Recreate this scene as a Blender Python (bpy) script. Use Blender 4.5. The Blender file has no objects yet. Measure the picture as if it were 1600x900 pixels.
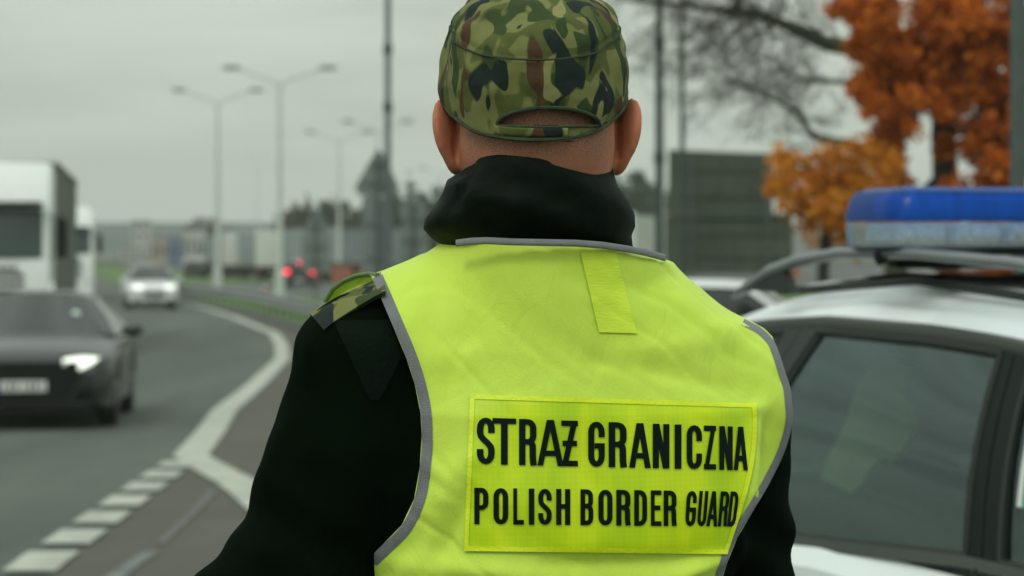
import bpy, math, random
import numpy as np
from mathutils import Vector, Matrix, noise as mnoise
from mathutils.bvhtree import BVHTree

R = math.radians
random.seed(7)
rng = np.random.default_rng(7)
scene = bpy.context.scene
COL = scene.collection

# ------------------------------------------------------------------ camera
CAMZ = 1.65
F = 85.0 / 36.0 * 1600.0            # focal length in photo pixels
cam_d = bpy.data.cameras.new('camera')
cam_d.lens = 85.0
cam_d.sensor_width = 36.0
cam_d.shift_y = -89.0 / 1600.0
cam_d.clip_start = 0.1
cam_d.clip_end = 12000
cam_d.dof.use_dof = True
cam_d.dof.focus_distance = 2.24
cam_d.dof.aperture_fstop = 8.5
cam = bpy.data.objects.new('camera', cam_d)
COL.objects.link(cam)
cam.location = (0, 0, CAMZ)
cam.rotation_euler = (R(90), 0, 0)
scene.camera = cam
scene.view_settings.view_transform = 'Standard'
scene.view_settings.look = 'None'
scene.view_settings.gamma = 1
scene.view_settings.exposure = 0.0
scene.view_settings.use_curve_mapping = False
scene.cycles.use_denoising = True
scene.cycles.max_bounces = 8
scene.cycles.transparent_max_bounces = 16
scene.cycles.volume_bounces = 1

# ------------------------------------------------------------------ world (overcast)
SUN_EL, SUN_AZ = R(48), R(205)      # azimuth measured clockwise from +Y: light comes from behind the camera
w = bpy.data.worlds.new('World')
scene.world = w
w.use_nodes = True
nt = w.node_tree
nt.nodes.clear()
def N(nt, t, **kw):
    n = nt.nodes.new(t)
    for k, v in kw.items():
        setattr(n, k, v)
    return n
out = N(nt, 'ShaderNodeOutputWorld')
bg = N(nt, 'ShaderNodeBackground')
bg.inputs['Strength'].default_value = 0.1
sky = N(nt, 'ShaderNodeTexSky', sky_type='NISHITA')
sky.sun_disc = False
sky.sun_elevation = SUN_EL
sky.sun_rotation = SUN_AZ
sky.dust_density = 4
tc = N(nt, 'ShaderNodeTexCoord')
sep = N(nt, 'ShaderNodeSeparateXYZ')
nt.links.new(tc.outputs['Generated'], sep.inputs[0])
ramp = N(nt, 'ShaderNodeValToRGB')
cr = ramp.color_ramp
cr.elements[0].position = 0.0; cr.elements[0].color = (.48, .54, .475, 1)
cr.elements[1].position = 1.0; cr.elements[1].color = (1.18, 1.28, 1.20, 1)
for p, c in ((.045, (.565, .62, .53, 1)), (.10, (.63, .69, .60, 1)), (.25, (.74, .81, .74, 1))):
    e = cr.elements.new(p); e.color = c
nt.links.new(sep.outputs['Z'], ramp.inputs[0])
mp = N(nt, 'ShaderNodeMapping')
mp.inputs['Scale'].default_value = (3.0, 3.0, 17.0)
nt.links.new(tc.outputs['Generated'], mp.inputs['Vector'])
nz = N(nt, 'ShaderNodeTexNoise')
nz.inputs['Scale'].default_value = 1.7
nz.inputs['Detail'].default_value = 4
nz.inputs['Distortion'].default_value = 0.7
nt.links.new(mp.outputs[0], nz.inputs['Vector'])
mr = N(nt, 'ShaderNodeMapRange')
mr.inputs['From Min'].default_value = .3; mr.inputs['From Max'].default_value = .7
mr.inputs['To Min'].default_value = .80; mr.inputs['To Max'].default_value = 1.22
nt.links.new(nz.outputs['Fac'], mr.inputs['Value'])
vm = N(nt, 'ShaderNodeVectorMath', operation='SCALE')
nt.links.new(ramp.outputs[0], vm.inputs[0]); nt.links.new(mr.outputs[0], vm.inputs['Scale'])
vm2 = N(nt, 'ShaderNodeVectorMath', operation='SCALE')
vm2.inputs['Scale'].default_value = 10.0
nt.links.new(vm.outputs[0], vm2.inputs[0])
mx = N(nt, 'ShaderNodeMix', data_type='RGBA')
mx.inputs['Factor'].default_value = 0.94
nt.links.new(sky.outputs[0], mx.inputs['A']); nt.links.new(vm2.outputs[0], mx.inputs['B'])
nt.links.new(mx.outputs['Result'], bg.inputs['Color'])
nt.links.new(bg.outputs[0], out.inputs[0])

sd = bpy.data.lights.new('sun', 'SUN')
sd.energy = 0.9
sd.angle = R(16)
sd.color = (1.0, .97, .90)
sun = bpy.data.objects.new('sun', sd)
COL.objects.link(sun)
sdir = Vector((math.sin(SUN_AZ) * math.cos(SUN_EL), math.cos(SUN_AZ) * math.cos(SUN_EL), math.sin(SUN_EL)))
sun.rotation_euler = sdir.to_track_quat('Z', 'Y').to_euler()

# ------------------------------------------------------------------ ground profile: height of the ground at a distance
GD = np.array([-40, 0, 12, 18, 25, 36, 47, 66, 86, 110, 150, 200, 300, 600, 1500, 9000.])
GH = np.array([1.65, 1.65, 1.65, 1.82, 2.07, 2.33, 2.52, 2.67, 2.80, 3.0, 3.38, 3.95, 5.1, 7.5, 10, 12.])
def gz(y):
    return CAMZ - float(np.interp(y, GD, GH))
def wpt(px, py, D):
    return Vector(((px - 800) * D / F, D, CAMZ - (py - 361) * D / F))
def wx(px, D):
    return (px - 800) * D / F

# ------------------------------------------------------------------ materials
MATS = {}
def mat(name, col, rough=.6, metal=0, var=.12, scale=6.0, bump=0, bscale=40, spec=.5, coat=0, emis=None, estr=0, sheen=0, stretch=None, alpha=None, trans=0):
    if name in MATS:
        return MATS[name]
    m = bpy.data.materials.new(name)
    m.use_nodes = True
    t = m.node_tree
    b = t.nodes['Principled BSDF']
    b.inputs['Roughness'].default_value = rough
    b.inputs['Metallic'].default_value = metal
    b.inputs['Specular IOR Level'].default_value = spec
    b.inputs['Coat Weight'].default_value = coat
    b.inputs['Sheen Weight'].default_value = sheen
    b.inputs['Transmission Weight'].default_value = trans
    tc = N(t, 'ShaderNodeTexCoord')
    mp = N(t, 'ShaderNodeMapping')
    if stretch: mp.inputs['Scale'].default_value = stretch
    t.links.new(tc.outputs['Object'], mp.inputs[0])
    nz = N(t, 'ShaderNodeTexNoise')
    nz.inputs['Scale'].default_value = scale
    nz.inputs['Detail'].default_value = 5
    t.links.new(mp.outputs[0], nz.inputs['Vector'])
    r = N(t, 'ShaderNodeValToRGB')
    r.color_ramp.elements[0].position = .3
    r.color_ramp.elements[1].position = .7
    r.color_ramp.elements[0].color = tuple(c * (1 - var) for c in col) + (1,)
    r.color_ramp.elements[1].color = tuple(min(1, c * (1 + var)) for c in col) + (1,)
    t.links.new(nz.outputs['Fac'], r.inputs[0])
    t.links.new(r.outputs[0], b.inputs['Base Color'])
    if bump:
        n2 = N(t, 'ShaderNodeTexNoise')
        n2.inputs['Scale'].default_value = bscale
        n2.inputs['Detail'].default_value = 4
        t.links.new(mp.outputs[0], n2.inputs['Vector'])
        bp = N(t, 'ShaderNodeBump')
        bp.inputs['Strength'].default_value = bump
        bp.inputs['Distance'].default_value = .01
        t.links.new(n2.outputs['Fac'], bp.inputs['Height'])
        t.links.new(bp.outputs[0], b.inputs['Normal'])
    if emis:
        b.inputs['Emission Color'].default_value = emis + (1,)
        b.inputs['Emission Strength'].default_value = estr
    MATS[name] = m
    return m

def camo_mat():
    m = bpy.data.materials.new('camouflage_cloth')
    m.use_nodes = True
    t = m.node_tree
    b = t.nodes['Principled BSDF']
    b.inputs['Roughness'].default_value = .85
    b.inputs['Specular IOR Level'].default_value = .2
    tc = N(t, 'ShaderNodeTexCoord')
    col = None
    base = N(t, 'ShaderNodeRGB'); base.outputs[0].default_value = (.080, .098, .026, 1)
    prev = base.outputs[0]
    layers = [((3, 1, 5), 29, .505, (.155, .168, .056, 1), (1, 1, .75)), ((7, 2, 9), 27, .55, (.034, .056, .018, 1), (1.2, 1.2, .7)),
              ((1, 9, 4), 24, .615, (.070, .040, .020, 1), (1, 1, .6)), ((5, 5, 2), 29, .58, (.013, .021, .019, 1), (1.15, 1.15, .55)),
              ((8, 3, 6), 32, .64, (.21, .21, .080, 1), (1, 1, .8))]
    for off, sc, th, c, st in layers:
        mp = N(t, 'ShaderNodeMapping')
        mp.inputs['Location'].default_value = off
        mp.inputs['Scale'].default_value = st
        t.links.new(tc.outputs['Object'], mp.inputs[0])
        nz = N(t, 'ShaderNodeTexNoise')
        nz.inputs['Scale'].default_value = sc
        nz.inputs['Detail'].default_value = 1.2
        nz.inputs['Distortion'].default_value = .5
        t.links.new(mp.outputs[0], nz.inputs['Vector'])
        mr = N(t, 'ShaderNodeMapRange')
        mr.inputs['From Min'].default_value = th - .012
        mr.inputs['From Max'].default_value = th + .012
        t.links.new(nz.outputs['Fac'], mr.inputs['Value'])
        mx = N(t, 'ShaderNodeMix', data_type='RGBA')
        t.links.new(mr.outputs[0], mx.inputs['Factor'])
        t.links.new(prev, mx.inputs['A'])
        mx.inputs['B'].default_value = c
        prev = mx.outputs['Result']
    t.links.new(prev, b.inputs['Base Color'])
    n2 = N(t, 'ShaderNodeTexNoise'); n2.inputs['Scale'].default_value = 45; n2.inputs['Detail'].default_value = 5
    t.links.new(tc.outputs['Object'], n2.inputs['Vector'])
    bp = N(t, 'ShaderNodeBump'); bp.inputs['Strength'].default_value = .35; bp.inputs['Distance'].default_value = .006
    t.links.new(n2.outputs['Fac'], bp.inputs['Height']); t.links.new(bp.outputs[0], b.inputs['Normal'])
    return m

# ------------------------------------------------------------------ object helpers
def mesh_obj(name, verts, faces, m, parent=None, smooth=True, sharp=35, loc=None):
    me = bpy.data.meshes.new(name)
    me.from_pydata([tuple(v) for v in verts], [], [tuple(int(i) for i in f) for f in faces])
    me.update()
    o = bpy.data.objects.new(name, me)
    COL.objects.link(o)
    if m is not None:
        me.materials.append(m)
    if smooth:
        me.polygons.foreach_set('use_smooth', [True] * len(me.polygons))
        if sharp: me.set_sharp_from_angle(angle=R(sharp))
    if parent: o.parent = parent
    if loc: o.location = loc
    return o

def tag(o, label=None, cat=None, group=None, kind=None):
    if label: o['label'] = label
    if cat: o['category'] = cat
    if group: o['group'] = group
    if kind: o['kind'] = kind
    return o

def empty(name, loc, label, cat, group=None, rot=(0, 0, 0)):
    o = bpy.data.objects.new(name, None)
    COL.objects.link(o)
    o.location = loc
    o.rotation_euler = rot
    o.empty_display_size = .1
    return tag(o, label, cat, group)

class MB:
    def __init__(s): s.v = []; s.f = []
    def add(s, vs, fs):
        n = len(s.v)
        s.v += [tuple(v) for v in vs]
        s.f += [tuple(i + n for i in f) for f in fs]
        return s
    def box(s, c, size, rz=0, bev=0):
        hx, hy, hz = size[0] / 2, size[1] / 2, size[2] / 2
        vs = []
        cs, sn = math.cos(rz), math.sin(rz)
        if bev <= 0:
            pts = [(x, y, z) for z in (-hz, hz) for x, y in ((-hx, -hy), (hx, -hy), (hx, hy), (-hx, hy))]
            fs = [(0, 3, 2, 1), (4, 5, 6, 7), (0, 1, 5, 4), (1, 2, 6, 5), (2, 3, 7, 6), (3, 0, 4, 7)]
        else:
            pts = []
            b = bev
            for z, k in ((-hz, b), (-hz + b, 0), (hz - b, 0), (hz, b)):
                X, Y = hx - k, hy - k
                pts += [(X - b, -Y, z), (X, -Y + b, z), (X, Y - b, z), (X - b, Y, z), (-X + b, Y, z), (-X, Y - b, z), (-X, -Y + b, z), (-X + b, -Y, z)]
            fs = [tuple(range(7, -1, -1)), tuple(range(24, 32))]
            for r in range(3):
                for i in range(8):
                    j = (i + 1) % 8
                    fs.append((r * 8 + i, r * 8 + j, r * 8 + 8 + j, r * 8 + 8 + i))
        for x, y, z in pts:
            vs.append((c[0] + x * cs - y * sn, c[1] + x * sn + y * cs, c[2] + z))
        return s.add(vs, fs)
    def tube(s, pts, rad, n=8, cap=True, flat=1.0):
        pts = [Vector(p) for p in pts]
        if not hasattr(rad, '__len__'): rad = [rad] * len(pts)
        vs = []; fs = []
        up = Vector((0, 0, 1))
        prev = None
        for i, p in enumerate(pts):
            d = (pts[min(i + 1, len(pts) - 1)] - pts[max(i - 1, 0)])
            if d.length < 1e-9: d = Vector((0, 0, 1))
            d.normalize()
            if prev is None:
                a = d.cross(up if abs(d.z) < .95 else Vector((1, 0, 0))).normalized()
            else:
                a = (prev - d * prev.dot(d))
                a = a.normalized() if a.length > 1e-6 else d.orthogonal().normalized()
            prev = a
            b = d.cross(a)
            for k in range(n):
                t = 2 * math.pi * k / n
                vs.append(p + (a * math.cos(t) + b * math.sin(t) * flat) * rad[i])
        for i in range(len(pts) - 1):
            for k in range(n):
                k2 = (k + 1) % n
                fs.append((i * n + k, i * n + k2, (i + 1) * n + k2, (i + 1) * n + k))
        if cap:
            fs.append(tuple(range(n - 1, -1, -1)))
            fs.append(tuple((len(pts) - 1) * n + k for k in range(n)))
        return s.add(vs, fs)
    def grid(s, P, closed=False):
        # P: rows x cols of points
        nr, nc = len(P), len(P[0])
        vs = [tuple(p) for row in P for p in row]
        fs = []
        for i in range(nr - 1):
            for j in range(nc if closed else nc - 1):
                j2 = (j + 1) % nc
                fs.append((i * nc + j, i * nc + j2, (i + 1) * nc + j2, (i + 1) * nc + j))
        return s.add(vs, fs)
    def prism(s, poly, d, a=Vector((1, 0, 0)), b=Vector((0, 0, 1)), o=Vector((0, 0, 0))):
        # polygon in the (a,b) plane at o, extruded by vector d
        n = len(poly)
        p0 = [o + a * x + b * y for x, y in poly]
        vs = p0 + [p + Vector(d) for p in p0]
        fs = [tuple(range(n - 1, -1, -1)), tuple(range(n, 2 * n))]
        for i in range(n):
            j = (i + 1) % n
            fs.append((i, j, n + j, n + i))
        return s.add(vs, fs)
    def ell(s, c, r, nu=16, nv=10, rz=0):
        vs = []; fs = []
        cs, sn = math.cos(rz), math.sin(rz)
        for i in range(nv + 1):
            ph = math.pi * i / nv
            for j in range(nu):
                th = 2 * math.pi * j / nu
                x, y, z = r[0] * math.sin(ph) * math.cos(th), r[1] * math.sin(ph) * math.sin(th), r[2] * math.cos(ph)
                vs.append((c[0] + x * cs - y * sn, c[1] + x * sn + y * cs, c[2] + z))
        for i in range(nv):
            for j in range(nu):
                j2 = (j + 1) % nu
                fs.append((i * nu + j, (i + 1) * nu + j, (i + 1) * nu + j2, i * nu + j2))
        return s.add(vs, fs)
    def build(s, name, m, parent=None, smooth=True, sharp=35):
        return mesh_obj(name, s.v, s.f, m, parent, smooth, sharp)

def pnoise(p, sc=1.0):
    return mnoise.noise(Vector((p[0] * sc, p[1] * sc, p[2] * sc)))

# ------------------------------------------------------------------ distance-field modelling for bodies and clothes
def surface_nets(fn, xs, ys, zs):
    X, Y, Z = np.meshgrid(xs, ys, zs, indexing='ij')
    D = fn(X, Y, Z)
    nx, ny, nz_ = D.shape
    ins = D < 0
    acc = np.zeros((nx - 1, ny - 1, nz_ - 1, 3)); cnt = np.zeros((nx - 1, ny - 1, nz_ - 1))
    ax = [xs, ys, zs]
    crosses = []
    for a in range(3):
        sl0 = [slice(None)] * 3; sl1 = [slice(None)] * 3
        sl0[a] = slice(0, -1); sl1[a] = slice(1, None)
        d0, d1 = D[tuple(sl0)], D[tuple(sl1)]
        cr_ = ins[tuple(sl0)] != ins[tuple(sl1)]
        idx = np.argwhere(cr_)
        t = d0[cr_] / (d0[cr_] - d1[cr_])
        P = np.stack([ax[k][idx[:, k]] for k in range(3)], 1).astype(float)
        P[:, a] = ax[a][idx[:, a]] * (1 - t) + ax[a][idx[:, a] + 1] * t
        o1, o2 = [k for k in range(3) if k != a]
        for s1 in (0, 1):
            for s2 in (0, 1):
                c = idx.copy(); c[:, o1] -= s1; c[:, o2] -= s2
                ok = (c[:, o1] >= 0) & (c[:, o2] >= 0) & (c[:, 0] < nx - 1) & (c[:, 1] < ny - 1) & (c[:, 2] < nz_ - 1)
                np.add.at(acc, tuple(c[ok].T), P[ok]); np.add.at(cnt, tuple(c[ok].T), 1)
        crosses.append((a, idx, d0[cr_] < 0))
    has = cnt > 0
    ids = -np.ones(cnt.shape, int)
    ids[has] = np.arange(has.sum())
    V = acc[has] / cnt[has][:, None]
    Fs = []
    for a, idx, neg in crosses:
        o1, o2 = [(1, 2), (2, 0), (0, 1)][a]
        ok = (idx[:, o1] > 0) & (idx[:, o2] > 0) & (idx[:, o1] < cnt.shape[o1]) & (idx[:, o2] < cnt.shape[o2])
        idx = idx[ok]; neg = neg[ok]
        def cid(s1, s2):
            c = idx.copy(); c[:, o1] -= s1; c[:, o2] -= s2
            return ids[tuple(c.T)]
        q = np.stack([cid(1, 1), cid(0, 1), cid(0, 0), cid(1, 0)], 1)
        q[~neg] = q[~neg][:, ::-1]
        Fs.append(q)
    return V, np.concatenate(Fs)

def smin(a, b, k):
    h = np.clip(.5 + .5 * (b - a) / k, 0, 1)
    return b * (1 - h) + a * h - k * h * (1 - h)
def cap_sdf(X, Y, Z, a, b, ra, rb=None, fl=None):
    rb = ra if rb is None else rb
    a = np.array(a, float); b = np.array(b, float); d = b - a
    t = np.clip(((X - a[0]) * d[0] + (Y - a[1]) * d[1] + (Z - a[2]) * d[2]) / (d @ d), 0, 1)
    return np.sqrt((X - a[0] - d[0] * t) ** 2 + (Y - a[1] - d[1] * t) ** 2 + (Z - a[2] - d[2] * t) ** 2) - (ra + (rb - ra) * t)
def ell_sdf(X, Y, Z, c, r, rz=0, ry=0):
    x, y, z = X - c[0], Y - c[1], Z - c[2]
    if rz:
        x, y = x * math.cos(rz) + y * math.sin(rz), -x * math.sin(rz) + y * math.cos(rz)
    if ry:
        x, z = x * math.cos(ry) + z * math.sin(ry), -x * math.sin(ry) + z * math.cos(ry)
    k0 = np.sqrt((x / r[0]) ** 2 + (y / r[1]) ** 2 + (z / r[2]) ** 2)
    return (k0 - 1) * min(r)

def axis_nonuniform(segs):
    o = []
    for a, b, h in segs:
        n = max(1, int(round((b - a) / h)))
        o += list(np.linspace(a, b, n, endpoint=False))
    o.append(segs[-1][1])
    return np.array(o)

# ------------------------------------------------------------------ the setting
def two_tone(name, ca, cb, scale, rough=.85, bump=.3, bscale=60, stretch=(1, 1, 1), cc=None):
    m = bpy.data.materials.new(name); m.use_nodes = True
    t = m.node_tree; b = t.nodes['Principled BSDF']
    b.inputs['Roughness'].default_value = rough
    b.inputs['Specular IOR Level'].default_value = .3
    tc = N(t, 'ShaderNodeTexCoord'); mp = N(t, 'ShaderNodeMapping'); mp.inputs['Scale'].default_value = stretch
    t.links.new(tc.outputs['Object'], mp.inputs[0])
    n1 = N(t, 'ShaderNodeTexNoise'); n1.inputs['Scale'].default_value = scale; n1.inputs['Detail'].default_value = 8; n1.inputs['Roughness'].default_value = .65
    t.links.new(mp.outputs[0], n1.inputs['Vector'])
    r = N(t, 'ShaderNodeValToRGB'); r.color_ramp.elements[0].position = .35; r.color_ramp.elements[1].position = .65
    r.color_ramp.elements[0].color = ca + (1,); r.color_ramp.elements[1].color = cb + (1,)
    if cc:
        e = r.color_ramp.elements.new(.5); e.color = cc + (1,)
    t.links.new(n1.outputs['Fac'], r.inputs[0]); t.links.new(r.outputs[0], b.inputs['Base Color'])
    n2 = N(t, 'ShaderNodeTexNoise'); n2.inputs['Scale'].default_value = bscale; n2.inputs['Detail'].default_value = 3
    t.links.new(tc.outputs['Object'], n2.inputs['Vector'])
    bp = N(t, 'ShaderNodeBump'); bp.inputs['Strength'].default_value = bump; bp.inputs['Distance'].default_value = .02
    t.links.new(n2.outputs['Fac'], bp.inputs['Height']); t.links.new(bp.outputs[0], b.inputs['Normal'])
    return m
M_GRASS = two_tone('grass_ground', (.040, .085, .010), (.085, .17, .016), .12, cc=(.06, .125, .012))
M_ASPH = two_tone('asphalt', (.056, .070, .057), (.094, .108, .088), .35, rough=.8, stretch=(2.5, .25, 1), cc=(.073, .087, .071))
M_ASPH2 = two_tone('worn_asphalt', (.062, .062, .046), (.094, .092, .070), .5, rough=.85)
M_PAINT = two_tone('road_paint', (.30, .325, .28), (.44, .47, .40), 3.0, rough=.7)
M_HILL = two_tone('far_forest', (.015, .032, .030), (.03, .055, .050), .01, rough=1, bump=0)

rows_all = sorted(set(list(GD) + list(np.arange(8, 60, 1.0)) + list(np.arange(60, 200, 4)) + list(np.arange(200, 600, 25)) + [800, 1100, 2000, 3000, 5000, 7000]))
def sheet(name, xl, xr, y0, y1, dz, m, nx=4, kind='structure'):
    ys = [y for y in rows_all if y0 < y < y1]
    ys = [y0] + ys + [y1]
    P = []
    for y in ys:
        a = xl(y) if callable(xl) else xl
        b = xr(y) if callable(xr) else xr
        P.append([(a + (b - a) * k / nx, y, gz(y) + dz) for k in range(nx + 1)])
    mb = MB().grid(P)
    o = mb.build(name, m, None, smooth=False)
    tag(o, kind=kind)
    return o
sheet('ground', -6000, 6000, -40, 7000, 0, M_GRASS, nx=6)
sheet('fields', -5900, 5900, 430, 6900, .3, two_tone('far_scrub', (.035, .045, .028), (.07, .075, .045), .008, bump=0), nx=6)
# the edge line path (x at distance)
LD = np.array([8, 12.1, 18.2, 20.3, 29, 37, 48, 55, 62, 77, 101, 127, 180, 295, 420.])
LX = np.array([-2.2, -2.33, -2.6, -2.70, -3.45, -3.90, -4.55, -5.25, -6.1, -8.9, -13.9, -20.0, -31, -53, -75.])
def lx(y): return float(np.interp(y, LD, LX))
RD = np.array([-40, 22, 30, 40, 50, 66, 80, 97, 115, 150, 200, 300, 420.])
RX = np.array([14, 14, 9, .5, -2.6, -5.65, -8.5, -12.8, -16.6, -24, -33, -52, -74.])
def rx(y): return float(np.interp(y, RD, RX))
def leftx(y): return lx(y) - 9.5 - max(0, (60 - y)) * .1
sheet('road', lambda y: lx(y) - 11.5, lambda y: rx(y) - .3, -40, 415, .004, M_ASPH, nx=8)
sheet('pavement', lambda y: lx(y) + .1, lambda y: rx(y) - .45, 6, 110, .010, M_ASPH2, nx=4)
sheet('parking_lot', lambda y: rx(y) + 17 - (y - 150) * .05, 160, 150, 560, .02, two_tone('lot_asphalt', (.05, .055, .052), (.085, .09, .085), .3), nx=4)

def strip(mb, pts, wd, dz=.016):
    # painted strip along ground points (x,y); horizontal width wd
    P = []
    for i, (x, y) in enumerate(pts):
        a = pts[max(i - 1, 0)]; b = pts[min(i + 1, len(pts) - 1)]
        d = Vector((b[0] - a[0], b[1] - a[1], 0)).normalized(); n = Vector((d.y, -d.x, 0)) * wd / 2
        P.append([(x - n.x, y - n.y, gz(y - n.y) + dz), (x + n.x, y + n.y, gz(y + n.y) + dz)])
    mb.grid(P)
mb = MB()
pp = [(-2.70, 20.3), (-2.45, 19.2), (-2.19, 18.1), (-1.96, 17.2), (-1.74, 16.2), (-1.5, 15.0), (-1.15, 13.5), (-.8, 12.0), (-.4, 10.0)]
fine = []
for (a, b) in zip(pp[:-1], pp[1:]):
    for k in range(5): fine.append((a[0] + (b[0] - a[0]) * k / 5, a[1] + (b[1] - a[1]) * k / 5))
strip(mb, [(lx(y), y) for y in np.arange(130, 20.6, -.6)] + fine + [pp[-1]], .30, .020)
tag(mb.build('edge_line', M_PAINT, smooth=False), kind='structure')
mb = MB()
y = 19.45
for k in range(11):
    y1_ = y; y0_ = y - .80
    P = []
    for yy in np.linspace(y0_, y1_, 4):
        x = float(np.interp(yy, [8, 12.1, 18.2, 20.3], [-2.2, -2.33, -2.6, -2.71]))
        P.append([(x - .13, yy, gz(yy) + .024), (x + .13, yy, gz(yy) + .024)])
    mb.grid(P)
    y -= 1.18
tag(mb.build('dashed_line', M_PAINT, smooth=False), kind='structure')
# faint old marking
mb = MB()
strip(mb, [(wx(150, 11.0), 11.0), (wx(192, 11.6), 11.6), (wx(212, 11.95), 11.95), (wx(238, 12.4), 12.4)], .085, .018)
tag(mb.build('worn_line', two_tone('faded_paint', (.11, .12, .115), (.19, .205, .20), 5), smooth=False), kind='structure')
mb = MB()
strip(mb, [(wx(250, 12.8), 12.8), (wx(300, 14.6), 14.6), (wx(335, 16.4), 16.4)], .05, .018)
tag(mb.build('worn_line', two_tone('tar_seam', (.10, .11, .10), (.13, .14, .125), 5), smooth=False), kind='structure')
# far left shoulder
mb = MB()
strip(mb, [(lx(y) - 11.2, y) for y in np.arange(60, 400, 5)], .35)
tag(mb.build('edge_line', M_PAINT, smooth=False), kind='structure')

# hills on the horizon
def hill(name, x0, x1, D, top_px, amp, seed):
    P = []
    n = 160
    base = -14
    for k in range(n + 1):
        x = x0 + (x1 - x0) * k / n
        h = CAMZ + (361 - top_px) * D / F + amp * pnoise((x * .004 + seed, seed, 0)) + amp * .5 * pnoise((x * .02 + seed, seed, 3)) + amp * .25 * pnoise((x * .09, seed, 3))
        P.append([(x, D - 250, base), (x, D - 60, base + (h - base) * .7), (x, D, h), (x, D + 300, base)])
    tag(MB().grid(P).build(name, M_HILL, smooth=True), kind='structure')
hill('hills', -1500, 1500, 2900, 347, 3.0, 2.2)
hill('hills', -1400, 900, 1000, 350, 2.0, 9.1)

# guardrail
M_GALV = mat('galvanised_steel', (.23, .25, .255), rough=.55, metal=.3, var=.15)
M_GALVD = mat('weathered_steel', (.09, .105, .10), rough=.7, metal=.2, var=.2)
gr = empty('guardrail', (0, 0, 0), 'long galvanised steel guardrail curving along the grass verge beside the slip road', 'guardrail')
pts = [(rx(y) + .05, y) for y in np.arange(36, 150, 2.0)]
P = []
prof = [(.03, .76), (-.03, .72), (-.03, .66), (.04, .60), (.04, .55), (-.03, .50), (-.03, .44), (.03, .40)]
for x, y in pts:
    P.append([(x + a, y - a, gz(y) + z) for a, z in prof])
MB().grid(P).build('rail', M_GALV, gr, sharp=20)
mb = MB()
for x, y in pts:
    MB().box((x + .12, y + .1, gz(y) + .36), (.07, .12, .80)).build('post', M_GALVD, gr, smooth=False)
# concrete kerb at the foot of the rail
P = []
for x, y in [(rx(y) - .25, y) for y in np.arange(36, 150, 2.0)]:
    z = gz(y)
    P.append([(x - .16, y, z), (x - .14, y, z + .13), (x + .16, y, z + .13), (x + .5, y, z + .02)])
tag(MB().grid(P).build('kerb', two_tone('kerb_concrete', (.07, .075, .07), (.12, .125, .115), 1.0), smooth=False), kind='structure')

# ------------------------------------------------------------------ street furniture
M_POLE = mat('pole_paint', (.52, .57, .53), rough=.6, var=.12)
M_POLED = mat('dark_pole', (.035, .055, .045), rough=.6, var=.2)
M_LAMPH = mat('lamp_housing', (.30, .34, .32), rough=.5)
def street_lamp(px, D, top_py, label, heads=(-1, 1), arm=2.0, r=.11, m=None, group='lamp posts along the road'):
    x = wx(px, D); z0 = gz(D)
    top = CAMZ - (top_py - 361) * D / F
    h = top - z0
    t = empty('street_lamp', (x, D, z0), label, 'street lamp', group)
    MB().tube([(0, 0, 0), (0, 0, 1.2), (0, 0, 1.25), (0, 0, h * .55), (0, 0, h - .7)], [r * 1.5, r * 1.5, r, r * .8, r * .5], 10).build('pole', m or M_POLE, t)
    for s in heads:
        MB().tube([(0, 0, h - .85), (s * arm * .2, 0, h - .55), (s * arm * .6, 0, h - .28), (s * arm * .9, 0, h - .08)], .05, 6).build('arm', m or M_POLE, t)
        mb = MB(); mb.ell((s * arm, 0, h - .03), (.42, .2, .12)); mb.build('lamp_head', M_LAMPH, t)
    return t
street_lamp(340, 124, 139, 'slim grey double-arm street lamp, the leftmost, left of the taller one', arm=2.0, r=.15)
street_lamp(437, 102, 104, 'grey double-arm street lamp left of centre, its two heads higher than its neighbours', arm=2.05, r=.14)
street_lamp(530, 164, 205, 'faint double-arm street lamp far off, left of the pointed sign back', arm=1.95, r=.13)
street_lamp(590, 150, 188, 'faint double-arm street lamp mostly behind the pointed sign back', arm=1.85, r=.13)
street_lamp(401, 600, 240, 'tiny double-arm street lamp farthest along the road', arm=1.75, r=.2)
street_lamp(690, 230, 262, 'faint street lamp just left of the man\'s collar', arm=1.8, r=.12)
street_lamp(1036, 112, 106, 'street lamp with a single arm reaching left, behind the tall pole right of the cap', heads=(-1,), arm=1.1, r=.10)
def tall_pole(px, D, r, top, label, m, rings=()):
    x = wx(px, D); z0 = gz(D)
    t = empty('pole', (x, D, z0), label, 'pole', 'tall poles')
    MB().tube([(0, 0, 0), (0, 0, .35), (0, 0, .36), (0, 0, top)], [r * 1.3, r * 1.3, r, r * .8], 12).build('shaft', m, t)
    mb = MB()
    for zr in rings: MB().tube([(0, 0, zr), (0, 0, zr + .2)], r * 1.35, 12).build('clamp', M_POLED, t)
    MB().box((0, 0, .02), (r * 4, r * 4, .05)).build('base_plate', m, t)
    return t
tall_pole(606, 50, .07, 12, 'tall grey pole rising behind the pointed sign back', mat('grey_pole', (.10, .12, .125), rough=.6), (5.0, 6.2))
tall_pole(1030, 42, .075, 12, 'tall dark pole right of the cap, left of its thinner twin', M_POLED, (3.6, 5.6))
tall_pole(1066, 58, .065, 13, 'thinner tall dark pole rising from behind the large sign back', M_POLED, (6.6,))
tall_pole(1591, 9.5, .034, 6.5, 'green grey pole at the right edge in front of the autumn leaves', mat('green_pole', (.06, .085, .075), rough=.6), (3.0,))

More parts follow.
